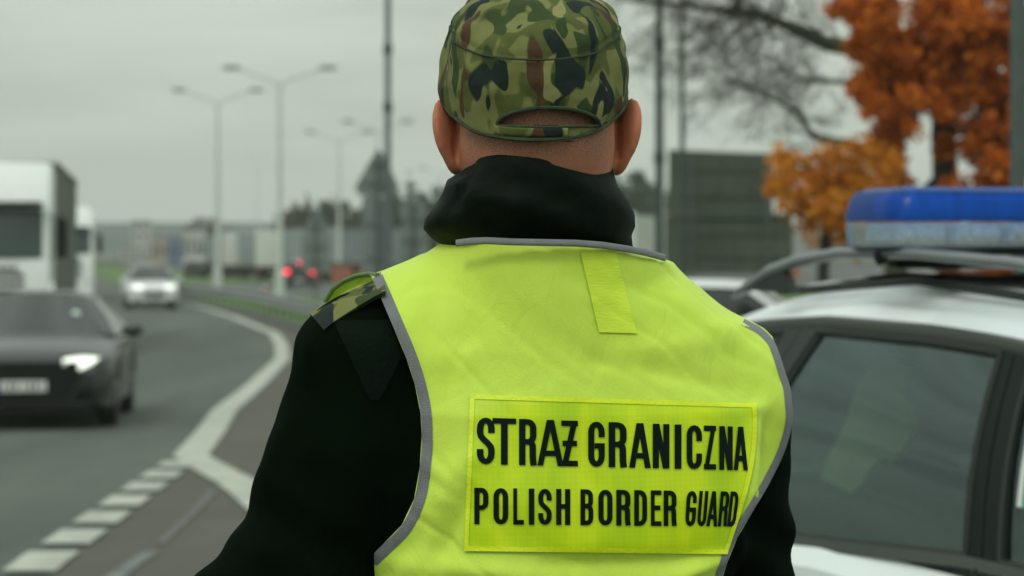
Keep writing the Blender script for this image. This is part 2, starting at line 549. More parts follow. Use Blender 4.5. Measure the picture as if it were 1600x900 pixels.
# sign backs
M_SBACK = mat('sign_back', (.15, .185, .175), rough=.55, var=.12)
M_SBACK2 = mat('sign_back_dark', (.050, .062, .045), rough=.7, var=.3, scale=1.2)
def sign_back(name, px, D, parts, label, m=M_SBACK, posts=(0,), top=None):
    x = wx(px, D); z0 = gz(D)
    t = empty(name, (x, D, z0), label, 'road sign')
    s = D / F
    for nm, poly in parts:
        mb = MB()
        pl = [((a - px) * s, CAMZ - (b - 361) * s - z0) for a, b in poly]
        mb.prism(pl, Vector((0, .05, 0)))
        mb.build(nm, m, t, smooth=False)
        xs = [p[0] for p in pl]; zs = [p[1] for p in pl]
        mb = MB()
        for k in (.3, .7):
            zz = min(zs) + (max(zs) - min(zs)) * k
            wd = (max(xs) - min(xs)) * (.8 if len(pl) == 4 else .8 * (1 - k * .8))
            MB().box(((min(xs) + max(xs)) / 2, -.03, zz), (wd, .05, .06)).build('bracket', m, t, smooth=False)
    zt = max(CAMZ - (b - 361) * s - z0 for _, poly in parts for a, b in poly)
    for p in posts:
        MB().tube([(p * s, -.09, 0), (p * s, -.09, zt * .97)], .04, 8).build('post', M_GALVD, t)
    return t
sign_back('warning_sign', 590, 50, [('triangular_plate', [(554, 293), (562, 306), (616, 306), (624, 293), (597, 238), (590, 232)]),
          ('lower_plate', [(566, 308), (613, 308), (613, 440), (566, 440)])], 'back of a tall pointed road sign, triangle over a long plate, left of the collar')
sign_back('small_sign', 493, 80, [('triangular_plate', [(474, 366), (514, 366), (503, 335), (494, 328), (485, 335)]),
          ('lower_plate', [(472, 368), (516, 368), (516, 425), (472, 425)])], 'back of a small grey sign board above the red tail lights')
sign_back('round_sign', 645, 58, [('round_plate', [(645 + 21 * math.sin(a), 330 - 21 * math.cos(a)) for a in np.linspace(0, 2 * math.pi, 20, endpoint=False)]),
          ('lower_plate', [(624, 352), (667, 352), (667, 425), (624, 425)])], 'back of a round topped grey sign between pointed sign and collar')
bs = sign_back('information_board', 1140, 60, [('upper_board', [(1045, 234), (1206, 240), (1208, 336), (1045, 335)]),
          ('lower_board', [(1043, 336), (1238, 338), (1240, 428), (1043, 428)])], 'large dark grey back of a two-panel information board beside the orange tree', M_SBACK2, posts=(-60, 60))
s60 = 60 / F
mb = MB()
for k in range(1, 6):
    xx = (1045 + k * 27 - 1140) * s60
    for zz in (285, 384):
        MB().box((xx, -.02, CAMZ - (zz - 361) * s60 - gz(60)), (.03, .03, 1.35)).build('rib', mat('board_rib', (.06, .07, .055), rough=.6), bs, smooth=False)
MB().box((5 * s60, -.05, CAMZ - (337 - 361) * s60 - gz(60)), (2.9, .08, .11)).build('beam', M_POLED, bs, smooth=False)
# white-and-red marker post in the grass
D = 88
t = empty('marker_post', (wx(414, D), D, gz(D)), 'small pale marker post with a reddish band in the grass verge', 'marker post')
MB().box((0, 0, .42), (.12, .06, .85), bev=.01).build('post', mat('marker_white', (.45, .42, .33)), t)
MB().box((0, 0, .62), (.125, .066, .16), bev=.005).build('band', mat('marker_red', (.35, .08, .05)), t)

# ------------------------------------------------------------------ buildings far along the road
M_WALLW = mat('pale_wall', (.42, .43, .40), rough=.8, var=.15, scale=.2)
M_WALLB = mat('beige_wall', (.36, .30, .24), rough=.8, var=.15, scale=.2)
M_BLUE = mat('blue_cladding', (.05, .13, .24), rough=.6)
M_GLD = mat('dark_window', (.02, .03, .03), rough=.2)
M_ROOF = mat('grey_roof', (.10, .11, .11), rough=.7)
def building(name, px0, px1, D, top_py, depth, m, label, nwin=5, nfl=2, cat='building', gable=0):
    x0, x1 = wx(px0, D), wx(px1, D)
    z0 = gz(D) - .3; h = CAMZ - (top_py - 361) * D / F - z0
    t = empty(name, ((x0 + x1) / 2, D + depth / 2, z0), label, cat)
    W = x1 - x0
    MB().box((0, 0, h / 2), (W, depth, h)).build('wall', m, t, smooth=False)
    MB().box((0, 0, h + .15), (W + .4, depth + .4, .3)).build('roof', M_ROOF, t, smooth=False)
    if gable:
        MB().prism([(-W / 2, 0), (W / 2, 0), (0, gable)], Vector((0, depth, 0)), o=Vector((0, -depth / 2, h + .3))).build('gable', M_ROOF, t, smooth=False)
    for i in range(nwin):
        for j in range(nfl):
            MB().box((-W / 2 + W * (i + .5) / nwin, -depth / 2 - .02, h * (j + .55) / nfl), (W / nwin * .5, .08, h / nfl * .45)).build('window', M_GLD, t, smooth=False)
    return t
building('tower_building', 206, 230, 520, 347, 6, M_WALLW, 'narrow pale tower block above the oncoming white car', 2, 4)
building('warehouse', 190, 240, 480, 388, 30, M_WALLW, 'low pale warehouse left behind the oncoming white car', 6, 1)
building('warehouse', 236, 262, 460, 372, 20, M_WALLB, 'beige low building right behind the oncoming white car', 3, 1)
building('depot', 262, 290, 440, 372, 20, M_BLUE, 'small blue clad depot between beige building and pale hall', 3, 1)
building('hall', 286, 330, 420, 360, 30, M_WALLW, 'pale hall left of the parked lorries', 5, 1, gable=2)


# ------------------------------------------------------------------ vehicles
M_TYRE = mat('tyre_rubber', (.015, .017, .016), rough=.85)
M_RIM = mat('alloy_rim', (.30, .31, .31), rough=.35, metal=.8)
M_BLACKPL = mat('black_plastic', (.005, .008, .006), rough=.6, spec=.2)
M_CARGLASS = mat('car_glass', (.010, .017, .016), rough=.06, spec=.5, coat=.2, var=0)
M_CHROME = mat('window_trim', (.07, .08, .07), rough=.45, metal=.5, var=.05)
M_HEADL = mat('headlamp_lit', (.8, .8, .75), emis=(.90, 1.0, .85), estr=1.15)
M_TAIL = mat('tail_lamp_lit', (.5, .02, .02), emis=(1.0, .02, .06), estr=4.0)
M_PLATE = mat('number_plate', (.62, .64, .60), rough=.5, var=.03)
M_PLBLUE = mat('plate_blue', (.02, .06, .35), rough=.5)
M_INK = mat('plate_ink', (.02, .02, .02), rough=.6)

def wheel(t, x, y, z, r, wd, side):
    mb = MB()
    prof = [(-wd / 2, r * .62), (-wd / 2, r * .93), (-wd / 2 + .02, r), (wd / 2 - .02, r), (wd / 2, r * .93), (wd / 2, r * .62)]
    P = []
    for k in range(28):
        a = 2 * math.pi * k / 28
        P.append([(x + q * math.cos(a), y + p, z + q * math.sin(a)) for p, q in prof])
    P.append(P[0]); mb.grid(P)
    wo = mb.build('wheel', M_TYRE, t)
    mb = MB()
    yo = y + side * (wd / 2 - .015)
    mb.tube([(x, yo - side * .02, z), (x, yo, z)], r * .16, 12)
    for k in range(5):
        a = 2 * math.pi * k / 5
        p = Vector((math.cos(a), 0, math.sin(a)))
        c = Vector((x, yo - side * .012, z))
        mb.tube([c + p * r * .1, c + p * r * .6], [r * .09, r * .07], 6)
    P = []
    for k in range(25):
        a = 2 * math.pi * k / 24
        P.append([(x + q * math.cos(a), yo + dy, z + q * math.sin(a)) for q, dy in ((r * .58, -side * .06), (r * .64, 0), (r * .60, side * .004))])
    mb.grid(P)
    mb.tube([(x, yo - side * .09, z), (x, yo - side * .085, z)], r * .6, 24)
    mb.build('rim', M_RIM, wo)

def car(name, label, cat, loc, yaw, P, group=None, pitch=0):
    t = empty(name, loc, label, cat, group, rot=(0, pitch, yaw))
    L0, L1 = P['xr'], P['xf']           # rear and front bumpers
    W = P['W'] / 2
    paint = P['paint']
    wf, wr_, rw = P['wheels']; wz = rw
    ca, cc = P['xA'], P['xC']           # base of windscreen at the side, base of rear window at the side
    zbelt = lambda x: np.interp(x, *P['belt'])
    zdeck = lambda x: np.interp(x, *P['deck'])
    half = lambda x: W * (1 - .20 * max(0, (x - (L1 - .7)) / .7) ** 2.6 - .16 * max(0, ((L0 + .6) - x) / .6) ** 2.4)
    xs = sorted(set(list(np.linspace(L0, L0 + .25, 5)) + list(np.linspace(L0 + .25, L1 - .25, 64)) + list(np.linspace(L1 - .25, L1, 6))))
    rows = []
    for x in xs:
        h = half(x)
        zb = P.get('zb', .22)
        e = max(0, (x - (L1 - .25)) / .25); e2 = max(0, ((L0 + .25) - x) / .25)
        zb += .06 * e ** 2 + .10 * e2 ** 2
        arch = zb
        for wx_ in (wf, wr_):
            d = abs(x - wx_)
            if d < rw + .06: arch = max(arch, wz + math.sqrt((rw + .06) ** 2 - d * d))
        bl = zbelt(x); dk = zdeck(x) - .10 * e ** 2.5 - .05 * e2 ** 2
        bl = min(bl, dk + .02) - .08 * e ** 2.5
        zm = max(arch + .04, .52 * bl)
        half_pts = [(0, zb), (h * .90, zb), (h * .975, arch + .02), (h * .995, zm), (h, max(zm + .02, .74 * bl)), (h * .985, bl - .05), (h * .95, bl), (h * .80, bl + .55 * (dk - bl)), (h * .45, bl + .92 * (dk - bl)), (0, dk)]
        ring = [(x, y, z) for y, z in half_pts] + [(x, -y, z) for y, z in half_pts[-2:0:-1]]
        rows.append(ring)
    mb = MB(); mb.grid(rows, closed=True)
    n = len(rows[0])
    mb.f.append(tuple(range(n))); mb.f.append(tuple(len(rows) * n - n + k for k in range(n - 1, -1, -1)))
    body = mb.build('body', paint, t, sharp=28)
    # greenhouse
    yb = W * .945
    xRF, xRR, yR = P['xRF'], P['xRR'], P['yR']
    zR = lambda x: np.interp(x, *P['roof'])
    tuck = P.get('tuck', .045)
    def side_pt(xb, xt, v, s, off=0.0):
        zb_, zt_ = zbelt(xb) - .01, zR(xt) - tuck
        k = v
        y = yb + (yR + .02 - yb) * k + .018 * math.sin(math.pi * k) + off
        return (xb + (xt - xb) * k, s * y, zb_ + (zt_ - zb_) * k)
    def side_patch(x0b, x0t, x1b, x1t, v0, v1, s, off, nu=10, nv=8, th=0.0):
        G = []
        for i in range(nv + 1):
            v = v0 + (v1 - v0) * i / nv
            G.append([side_pt(x0b + (x1b - x0b) * j / nu, x0t + (x1t - x0t) * j / nu, v, s, off) for j in range(nu + 1)])
        mb = MB().grid(G)
        if th:
            G2 = [[(p[0], p[1] - s * th, p[2]) for p in row] for row in G]
            mb.grid(G2)
            ring = G[0] + [r[-1] for r in G[1:]] + G[-1][::-1][1:] + [r[0] for r in G[::-1][1:]]
            ring2 = [(p[0], p[1] - s * th, p[2]) for p in ring]
            mb.grid([ring, ring2])
        return mb
    glass = P.get('glass', M_CARGLASS)
    for s in (1, -1):
        for (x0b, x0t, x1b, x1t) in P['windows']:
            side_patch(x0b, x0t, x1b, x1t, .02, .97, s, 0).build('side_window', glass, t, sharp=0)
        for it in P['pillars']:
            (x0b, x0t, x1b, x1t, m_) = it[:5]
            side_patch(x0b, x0t, x1b, x1t, 0, 1, s, it[5] if len(it) > 5 else .006, nu=3, th=.03).build('pillar', m_, t, sharp=40)
        if 'trim' in P:
            xa, xb_, xta, xtb = P['trim']
            mb = side_patch(xa, xa, xb_, xb_, -.02, .035, s, .012, nu=24, nv=4, th=.02); mb.build('belt_trim', M_CHROME, t, sharp=50)
            G = []
            for j in range(25):
                xx = xta + (xtb - xta) * j / 24
                row = []
                for a, b in ((0.0, .0), (.010, .004), (.013, .018), (.010, .032), (-.004, .036)):
                    p = side_pt(xx, xx, 1, s, 0)
                    row.append((p[0], s * (yR + .02 + a), zR(xx) - tuck - .022 + b))
                G.append(row)
            MB().grid(G).build('roof_trim', M_CHROME, t, sharp=50)
    # roof
    G = []
    for i in range(25):
        x = xRR + (xRF - xRR) * i / 24
        row = []
        for j in range(21):
            u = -1 + 2 * j / 20
            bx = (x - (xRR + xRF) / 2) / ((xRF - xRR) / 2)
            xx = x + (.10 * bx ** 3 * (1 - u * u) if P.get('bowed', True) else 0)
            z = zR(x) - tuck * abs(u) ** 4 + P.get('crown', .03) * (1 - u * u)
            y = u * (yR + .02)
            row.append((xx, y, z))
        G.append(row)
    MB().grid(G).build('roof', paint, t, sharp=0)
    # windscreen and rear window
    def screen(nm, xb_, xt_, bow):
        G = []
        for i in range(9):
            v = i / 8
            row = []
            for j in range(17):
                u = -1 + 2 * j / 16
                wv = yb * .99 + (yR + .01 - yb * .99) * v
                bb = bow * (1 - u * u) * (1 - v) + .10 * (1 - u * u) * v * (1 if bow > 0 else -1)
                zt = zR(xt_) - tuck * abs(u) ** 6 + P.get('crown', .03) * (1 - u * u)
                row.append((xb_ + (xt_ - xb_) * v + bb, u * wv, (zdeck(xb_) - .03 if nm == 'windscreen' else zbelt(xb_) - .02) * (1 - v) + zt * v))
            G.append(row)
        MB().grid(G).build(nm, glass, t, sharp=0)
    screen('windscreen', ca, xRF, .22)
    screen('rear_window', cc, xRR, -.12)
    if P.get('opaque', True):
        # dark cabin lining so that nothing shows through
        MB().box(((ca + cc) / 2, 0, zbelt(0) + .02), (abs(ca - cc) * .8, yb * 1.5, .1)).build('cabin', M_BLACKPL, t, smooth=False)
    for s in (1, -1):
        for wx_ in (wf, wr_):
            wheel(t, wx_, s * (W - .12), wz, rw, .22, s)
        # arch lining
        # mirrors
        mx_ = P['mirror']
        mb = MB().ell((mx_, s * (W + .10), zbelt(mx_) + .08), (.07, .12, .075), 14, 9)
        mb.tube([(mx_, s * (W - .06), zbelt(mx_) + .02), (mx_, s * (W + .06), zbelt(mx_) + .05)], .025, 8)
        mb.build('door_mirror', P.get('mirror_mat', paint), t)
    mb = MB()
    for wx_ in (wf, wr_):
        mb.box((wx_, 0, wz + .1), (rw * 2.1, W * 1.75, rw * 1.6))
    mb.build('wheel_arch', M_BLACKPL, t, smooth=False)
    return t, dict(side_pt=side_pt, zbelt=zbelt, zR=zR, W=W, half=half, zdeck=zdeck)

# oncoming dark saloon
M_DPAINT = mat('dark_green_grey_paint', (.006, .011, .007), rough=.35, coat=.35, var=.05)
DS = dict(xr=-4.75, xf=0.0, W=1.88, paint=M_DPAINT, wheels=(-.92, -3.72, .345), xA=-1.45, xC=-4.1,
          belt=([-4.75, -4.2, -3, -1.6, -.8, -.2, 0], [.92, .98, .96, .93, .86, .74, .66]),
          deck=([-4.75, -4.3, -1.45, -.9, -.35, 0], [1.02, 1.06, 1.00, .96, .86, .74]),
          roof=([-3.7, -3.2, -2.7, -2.3, -2.0], [1.33, 1.40, 1.43, 1.42, 1.40]), xRF=-2.1, xRR=-3.5, yR=.56,
          windows=[(-4.0, -3.45, -1.55, -2.15)], pillars=[(-1.55, -2.2, -1.43, -2.08, M_DPAINT), (-2.95, -2.9, -2.85, -2.82, M_BLACKPL), (-4.15, -3.55, -3.9, -3.4, M_DPAINT)],
          mirror=-1.75)
def front_details(t, W, lampz, lit=True, plate_z=.44, grille=(.95, .5, .30), lower=True, lampw=.36):
    gw, gz_, gh = grille
    MB().prism([(-gw / 2, gz_ + gh / 2), (gw / 2, gz_ + gh / 2), (gw / 2 * 1.02, gz_ + gh * .1), (gw / 2 * .8, gz_ - gh / 2), (-gw / 2 * .8, gz_ - gh / 2), (-gw / 2 * 1.02, gz_ + gh * .1)],
               Vector((-.06, 0, 0)), a=Vector((0, 1, 0)), o=Vector((.03, 0, 0))).build('grille', M_BLACKPL, t, smooth=False)
    if lower:
        MB().box((-.02, 0, .245), (.12, W * 1.5, .11), bev=.02).build('lower_intake', M_BLACKPL, t, smooth=False)
        for s in (1, -1):
            MB().prism([(0, 0), (.26, .02), (.24, .15), (.05, .13)], Vector((-.05, 0, 0)), a=Vector((0, s, 0)), o=Vector((-.0, s * (W - .42), .30))).build('side_intake', M_BLACKPL, t, smooth=False)
    p = MB().box((.045, 0, plate_z), (.015, .52, .114), bev=.004).build('number_plate', M_PLATE, t, smooth=False)
    MB().box((.054, -.238, plate_z), (.006, .040, .106)).build('country_band', M_PLBLUE, p, smooth=False)
    for k_ in range(7):
        MB().box((.0535, -.18 + k_ * .062 + (.02 if k_ > 2 else 0), plate_z), (.004, .030 if k_ % 3 else .012, .072), bev=.0).build('plate_mark', M_INK, p, smooth=False)
    for s in (1, -1):
        mb = MB()
        # wrap-round lamp: swept wedge lying on the corner
        G = []
        for i in range(9):
            u = i / 8
            y = s * (W - .52 + .46 * u)
            x = .012 - .34 * u ** 2.4
            hgt = .030 + .045 * math.sin(math.pi * min(1, u * .8 + .15))
            G.append([(x - .12, y, lampz - hgt), (x + .014, y, lampz - hgt * .9), (x + .02, y, lampz), (x - .01, y, lampz + hgt), (x - .12, y, lampz + hgt)])
        mb.grid(G)
        mb.build('headlight', M_HEADL if lit else M_CARGLASS, t)
    return p
def place_on_road(y0, x0, yaw, L):
    fx, fy = math.cos(yaw), math.sin(yaw)
    zf = gz(y0); zr = gz(y0 - fy * L)
    return (x0, y0, zf), math.atan2(zr - zf, L)
yaw = R(-90 + 5.6)
loc, pit = place_on_road(25.1, -5.09, yaw, 3.7)
sed, info = car('dark_saloon_car', 'dark saloon car with lit headlight coming towards the camera, nearest car on the road', 'car', loc, yaw, DS, 'cars on the road', pitch=pit)
pl = front_details(sed, .94, .69, True, plate_z=.46, grille=(1.15, .50, .42))
# plate characters (strokes only as blurred in the photo, a plausible plain row of marks)
# sticker on the windscreen
zs = 1.21
MB().ell((-1.66, .42, 1.185), (.02, .05, .05), 12, 8).build('windscreen_disc', mat('pale_disc', (.6, .75, .65), rough=.4), sed)
for s in (1, -1):
    MB().ell((-.10, s * .45, .30), (.03, .05, .02), 10, 6).build('fog_lamp', M_RIM, sed)

# oncoming white car
M_WPAINT = mat('white_paint', (.62, .66, .65), rough=.3, coat=.8, var=.02)
M_SILVER = mat('silver_paint', (.76, .83, .82), rough=.42, coat=.3, var=.02)
WS = dict(xr=-4.3, xf=0.0, W=1.80, paint=M_WPAINT, wheels=(-.85, -3.4, .33), xA=-1.15, xC=-3.9,
          belt=([-4.3, -3.9, -2, -1.2, -.8, -.2, 0], [1.0, 1.02, 1.0, .97, .92, .82, .74]),
          deck=([-4.3, -4.0, -1.15, -.8, -.3, 0], [1.08, 1.1, 1.06, 1.02, .93, .82]),
          roof=([-3.9, -3.2, -2.7, -2.2, -1.8], [1.48, 1.54, 1.56, 1.55, 1.52]), xRF=-1.9, xRR=-3.8, yR=.60,
          windows=[(-3.9, -3.6, -1.25, -1.9)], pillars=[(-1.25, -1.98, -1.12, -1.86, M_WPAINT), (-2.6, -2.6, -2.5, -2.5, M_BLACKPL), (-4.1, -3.85, -3.8, -3.6, M_WPAINT)],
          mirror=-1.45)
yaw2 = R(-90 + 13)
loc, pit = place_on_road(86, wx(241, 86), yaw2, 3.3)
wc, _ = car('white_hatchback', 'white hatchback with both headlights lit coming along the road in the distance', 'car', loc, yaw2, WS, 'cars on the road', pitch=pit)
front_details(wc, .90, .80, True, plate_z=.42, grille=(.8, .55, .16), lower=True)
# a few parked or passing cars far right, and the braking car
def tail_details(t, xr, W, lz, high=1.35):
    for s in (1, -1):
        MB().box((xr - .02, s * (W - .17), lz), (.06, .26, .20), bev=.02).build('tail_light', M_TAIL, t, smooth=False)
    MB().box((xr + .25, 0, high), (.04, .3, .05)).build('brake_light', M_TAIL, t, smooth=False)
    MB().box((xr - .01, 0, .45), (.02, .52, .114)).build('number_plate', M_PLATE, t, smooth=False)
M_BPAINT = mat('black_paint', (.02, .022, .022), rough=.3, coat=.8, var=.05)
BS = dict(WS); BS['paint'] = M_BPAINT; BS['pillars'] = [(a, b, c, d, M_BPAINT if m is M_WPAINT else m) for a, b, c, d, m in WS['pillars']]
Dd = 138
bc, _ = car('dark_hatchback', 'dark hatchback driving away with its red brake lights on beyond the grass', 'car', (wx(468, Dd), Dd + 4.3, gz(Dd) + .02), R(90), BS, 'cars on the road')
bc.location = (wx(468, Dd), Dd + 4.3, gz(Dd) + .02)
tail_details(bc, -4.3, .90, .92, 1.42)
sheet('exit_road', lambda y: wx(468, Dd) - 9 + (y - 138) * -.03, lambda y: wx(468, Dd) + 14, 108, 168, .008, M_ASPH, nx=2)
for px, D, m_, lb in ((1140, 30, M_SILVER, 'silver car roof showing between the vest shoulder and the patrol car'), (560, 170, M_BPAINT, 'dark parked car right of the red brake lights'),
                      (330, 210, M_BPAINT, 'dark parked car at the left end of the lorry row')):
    Q = dict(WS); Q['paint'] = m_; Q['pillars'] = [(a, b, c, d, m_ if m is M_WPAINT else m) for a, b, c, d, m in WS['pillars']]
    cz = gz(D)
    c_, _ = car('parked_car', lb, 'car', (wx(px, D) + 2.1 if D < 100 else wx(px, D), D, cz), R(0 if D < 100 else 75), Q, 'parked cars')

# ---------------------------------------------------------------- lorries
M_TRWHITE = mat('lorry_white', (.72, .77, .74), rough=.4, coat=.4, var=.03)
M_TARP = mat('trailer_tarpaulin', (.16, .17, .135), rough=.7, var=.08, scale=1)
M_TARPW = mat('pale_trailer', (.58, .60, .56), rough=.6, var=.05, scale=.5)
M_TARPG = mat('grey_trailer', (.22, .26, .26), rough=.6, var=.08, scale=.5)
M_LGLASS = mat('lorry_glass', (.012, .035, .028), rough=.06, spec=.6, var=0)
def lorry(loc, yaw, label, cabm, boxm, pitch=0, L=13.6, H=3.95, group='lorries', detail=True, cab=True):
    t = empty('lorry', loc, label, 'lorry', group, rot=(0, pitch, yaw))
    if cab:
        # cab profile in x (forward) and z, extruded across
        prof = [(-2.1, .95), (-2.1, 3.75), (-1.5, 3.88), (-.75, 3.80), (-.22, 3.10), (-.20, 2.95), (-.03, 2.05), (0, 1.95), (.02, .95), (0, .35), (-.55, .32), (-.6, .95)]
        mb = MB()
        rows = []
        for y, k in ((-1.24, .10), (-1.2, .03), (-1.05, 0), (0, -.02), (1.05, 0), (1.2, .03), (1.24, .10)):
            rows.append([(x - (k if x > -1 else 0), y, z - (k if z > 3 else 0)) for x, z in prof])
        mb.grid(rows, closed=True)
        n = len(prof)
        mb.f.append(tuple(range(n))); mb.f.append(tuple(6 * n + k for k in range(n - 1, -1, -1)))
        mb.build('cab', cabm, t, sharp=30)
        # windscreen lying on the sloping front
        rows = []
        for z, x in ((1.98, .018), (2.05, 0.0), (2.55, -.095), (2.92, -.165)):
            rows.append([(x + .02 - .05 * abs(u) ** 3, u * 1.10, z) for u in np.linspace(-1, 1, 13)])
        MB().grid(rows).build('windscreen', M_LGLASS, t, sharp=0)
        MB().box((-.01, 0, 3.02), (.30, 2.2, .12), rz=0, bev=.03).build('sun_visor', M_BLACKPL, t)
        for s in (1, -1):
            MB().prism([(-1.25, 1.95), (-.30, 1.95), (-.42, 2.75), (-1.25, 2.75)], Vector((0, s * .012, 0)), o=Vector((0, s * 1.236, 0))).build('side_window', M_LGLASS, t, smooth=False)
            mb = MB().box((-.10, s * 1.46, 2.38), (.12, .22, .78), bev=.04)
            mb.tube([(-.2, s * 1.2, 2.8), (-.12, s * 1.42, 2.78)], .025, 6)
            mb.build('mirror', M_BLACKPL, t)
            MB().box((.0, s * .92, .72), (.1, .42, .22), bev=.03).build('headlight', mat('lorry_lamp', (.5, .52, .5), rough=.2), t)
        mb = MB()
        for k in range(5): mb.box((.035, 0, 1.02 + k * .16), (.03, 1.5 - .1 * (k == 0), .08), bev=.01)
        mb.build('grille', M_BLACKPL, t)
        MB().box((.02, 0, .48), (.16, 2.40, .34), bev=.05).build('bumper', cabm, t)
        mb = MB()
        for k in range(9): mb.box((-.0 + .03, -.55 + k * .14, 1.80), (.02, .10, .09))
        mb.build('maker_lettering', M_BLACKPL, t, smooth=False)
        MB().box((.115, 0, .50), (.015, .52, .114)).build('number_plate', M_PLATE, t, smooth=False)
        for s in (1, -1):
            wheel(t, -1.35, s * 1.08, .5, .5, .32, s)
            MB().box((-2.9, s * 1.0, .75), (1.2, .4, .6), bev=.08).build('fuel_tank', M_GALVD, t)
            wheel(t, -4.6, s * 1.0, .5, .5, .5, s)
    x0 = -2.75
    MB().box((x0 - L / 2, 0, (H + 1.15) / 2), (L, 2.52, H - 1.15), bev=.03).build('trailer_box', boxm, t, smooth=False)
    mb = MB()
    for s in (1, -1):
        for k in range(12): mb.box((x0 - L * (k + .5) / 12, s * 1.265, (H + 1.15) / 2), (.05, .02, H - 1.35))
        mb.box((x0 - L / 2, s * 1.27, H - .06), (L, .03, .12)); mb.box((x0 - L / 2, s * 1.27, 1.20), (L, .03, .12))
    mb.build('strap', M_GALVD, t, smooth=False)
    MB().box((x0 - L / 2, 0, 1.02), (L, .9, .22)).build('chassis', M_BLACKPL, t, smooth=False)
    MB().box((x0 - L - .04, 0, .62), (.06, 2.4, .14)).build('underrun_bar', M_BLACKPL, t, smooth=False)
    for s in (1, -1):
        MB().box((x0 - L * .45, s * 1.2, .75), (L * .35, .04, .5)).build('side_guard', M_GALVD, t, smooth=False)
        for k in range(3): wheel(t, x0 - L + 2.2 + k * 1.31, s * 1.05, .5, .5, .36, s)
    for s in (1, -1):
        MB().box((x0 - L - .05, s * 1.0, .9), (.05, .35, .14)).build('tail_light', mat('tail_lamp_off', (.30, .02, .02), rough=.3), t, smooth=False)
    return t
yl = R(-90 + 8.5)
loc, pit = place_on_road(46.5, wx(78, 46.5) - 1.26, yl, 14)
lorry(loc, yl, 'white cab lorry with a grey brown trailer coming towards the camera behind the dark saloon', M_TRWHITE, M_TARP, pitch=pit, group='lorries on the road')
yl2 = R(-90 + 13)
loc, pit = place_on_road(98, wx(147, 98) - 1.26, yl2, 14)
lorry(loc, yl2, 'second white lorry farther back, its edge showing right of the first lorry', M_TRWHITE, M_TARPW, pitch=pit, group='lorries on the road')
k = 0
for px, D, yd, bm, cm, lb, cabf in (
    (322, 235, 100, M_TARPG, M_TRWHITE, 'grey trailer lorry at the left end of the parked row', 1),
    (352, 222, 97, M_TARPW, M_TRWHITE, 'pale trailer lorry second from the left in the parked row', 1),
    (385, 212, 95, M_TARPG, M_DPAINT, 'dull grey trailer lorry third from the left in the parked row', 1),
    (424, 196, 93, M_TARPW, M_TRWHITE, 'white trailer lorry just left of the red brake lights', 1),
    (455, 205, 92, M_TARPW, M_TRWHITE, 'white trailer lorry behind the red brake lights', 1),
    (505, 190, 86, M_TARPG, M_TRWHITE, 'grey trailer lorry right of the red brake lights', 1),
    (552, 186, 80, M_TARPG, M_TRWHITE, 'grey trailer lorry seen left of the pointed sign', 1),
    (640, 178, 70, M_TARPG, M_TRWHITE, 'grey trailer lorry right of the pointed sign, next to the collar', 1),
    (1012, 120, 82, M_TARPW, M_TRWHITE, 'pale trailer lorry seen between the collar and the large sign back', 1)):
    lorry((wx(px, D), D - 0 + 8, gz(D)), R(yd), lb, cm, bm, group='parked lorries')
# orange-brown machinery dots among them
for px, D, c, lb in ((538, 150, (.28, .10, .05), 'small reddish brown skip container beside the grey lorries'), (572, 150, (.25, .12, .05), 'brown skip container below the pointed sign')):
    x = wx(px, D)
    t = empty('skip_container', (x, D, gz(D)), lb, 'skip')
    MB().prism([(-.7, .1), (.7, .1), (.9, 1.3), (-.9, 1.3)], Vector((0, 1.6, 0))).build('bin', mat('skip_paint_%d' % px, c, rough=.7), t, smooth=False)
    MB().box((0, .8, 1.33), (1.9, 1.75, .07)).build('rim_bar', M_BLACKPL, t, smooth=False)

# ------------------------------------------------------------------ trees
def leaf_mat(name, cols):
    m = bpy.data.materials.new(name); m.use_nodes = True
    t = m.node_tree; b = t.nodes['Principled BSDF']
    b.inputs['Roughness'].default_value = .7
    b.inputs['Specular IOR Level'].default_value = .2
    oi = N(t, 'ShaderNodeNewGeometry')
    r = N(t, 'ShaderNodeValToRGB')
    els = r.color_ramp.elements
    els[0].position = 0; els[0].color = cols[0] + (1,)
    els[1].position = 1; els[1].color = cols[-1] + (1,)
    for i, c in enumerate(cols[1:-1]):
        e = els.new((i + 1) / (len(cols) - 1)); e.color = c + (1,)
    t.links.new(oi.outputs['Random Per Island'], r.inputs[0])
    t.links.new(r.outputs[0], b.inputs['Base Color'])
    tr = N(t, 'ShaderNodeBsdfTranslucent'); t.links.new(r.outputs[0], tr.inputs[0])
    ms = N(t, 'ShaderNodeMixShader'); ms.inputs[0].default_value = .3
    t.links.new(b.outputs[0], ms.inputs[1]); t.links.new(tr.outputs[0], ms.inputs[2])
    t.links.new(ms.outputs[0], t.nodes['Material Output'].inputs[0])
    return m
def leaves(clumps, size, dens, seed=1):
    # clumps: (cx,cy,cz,rx,ry,rz)
    g = np.random.default_rng(seed)
    V = []; Fc = []
    n0 = 0
    for c in clumps:
        n = int(dens * c[3] * c[4] * c[5] * 4.2)
        d = g.normal(size=(n, 3)); d /= np.linalg.norm(d, axis=1)[:, None]
        rr = g.random((n, 1)) ** .45
        p = np.array(c[:3]) + d * rr * np.array(c[3:6])
        p += g.normal(size=(n, 3)) * .04
        for q in p:
            s = size * g.uniform(.6, 1.3)
            a = g.normal(size=3); a /= np.linalg.norm(a)
            b = np.cross(a, g.normal(size=3)); b /= np.linalg.norm(b)
            V += [q - a * s * .6, q + b * s * .38, q + a * s * .7, q - b * s * .38]
            Fc.append((n0, n0 + 1, n0 + 2, n0 + 3)); n0 += 4
    return V, Fc
M_BARK = mat('bark', (.030, .030, .022), rough=.9, var=.4, scale=5, bump=.6, bscale=12)
M_BARKG = mat('mossy_bark', (.040, .048, .020), rough=.9, var=.4, scale=3, bump=.6, bscale=12)
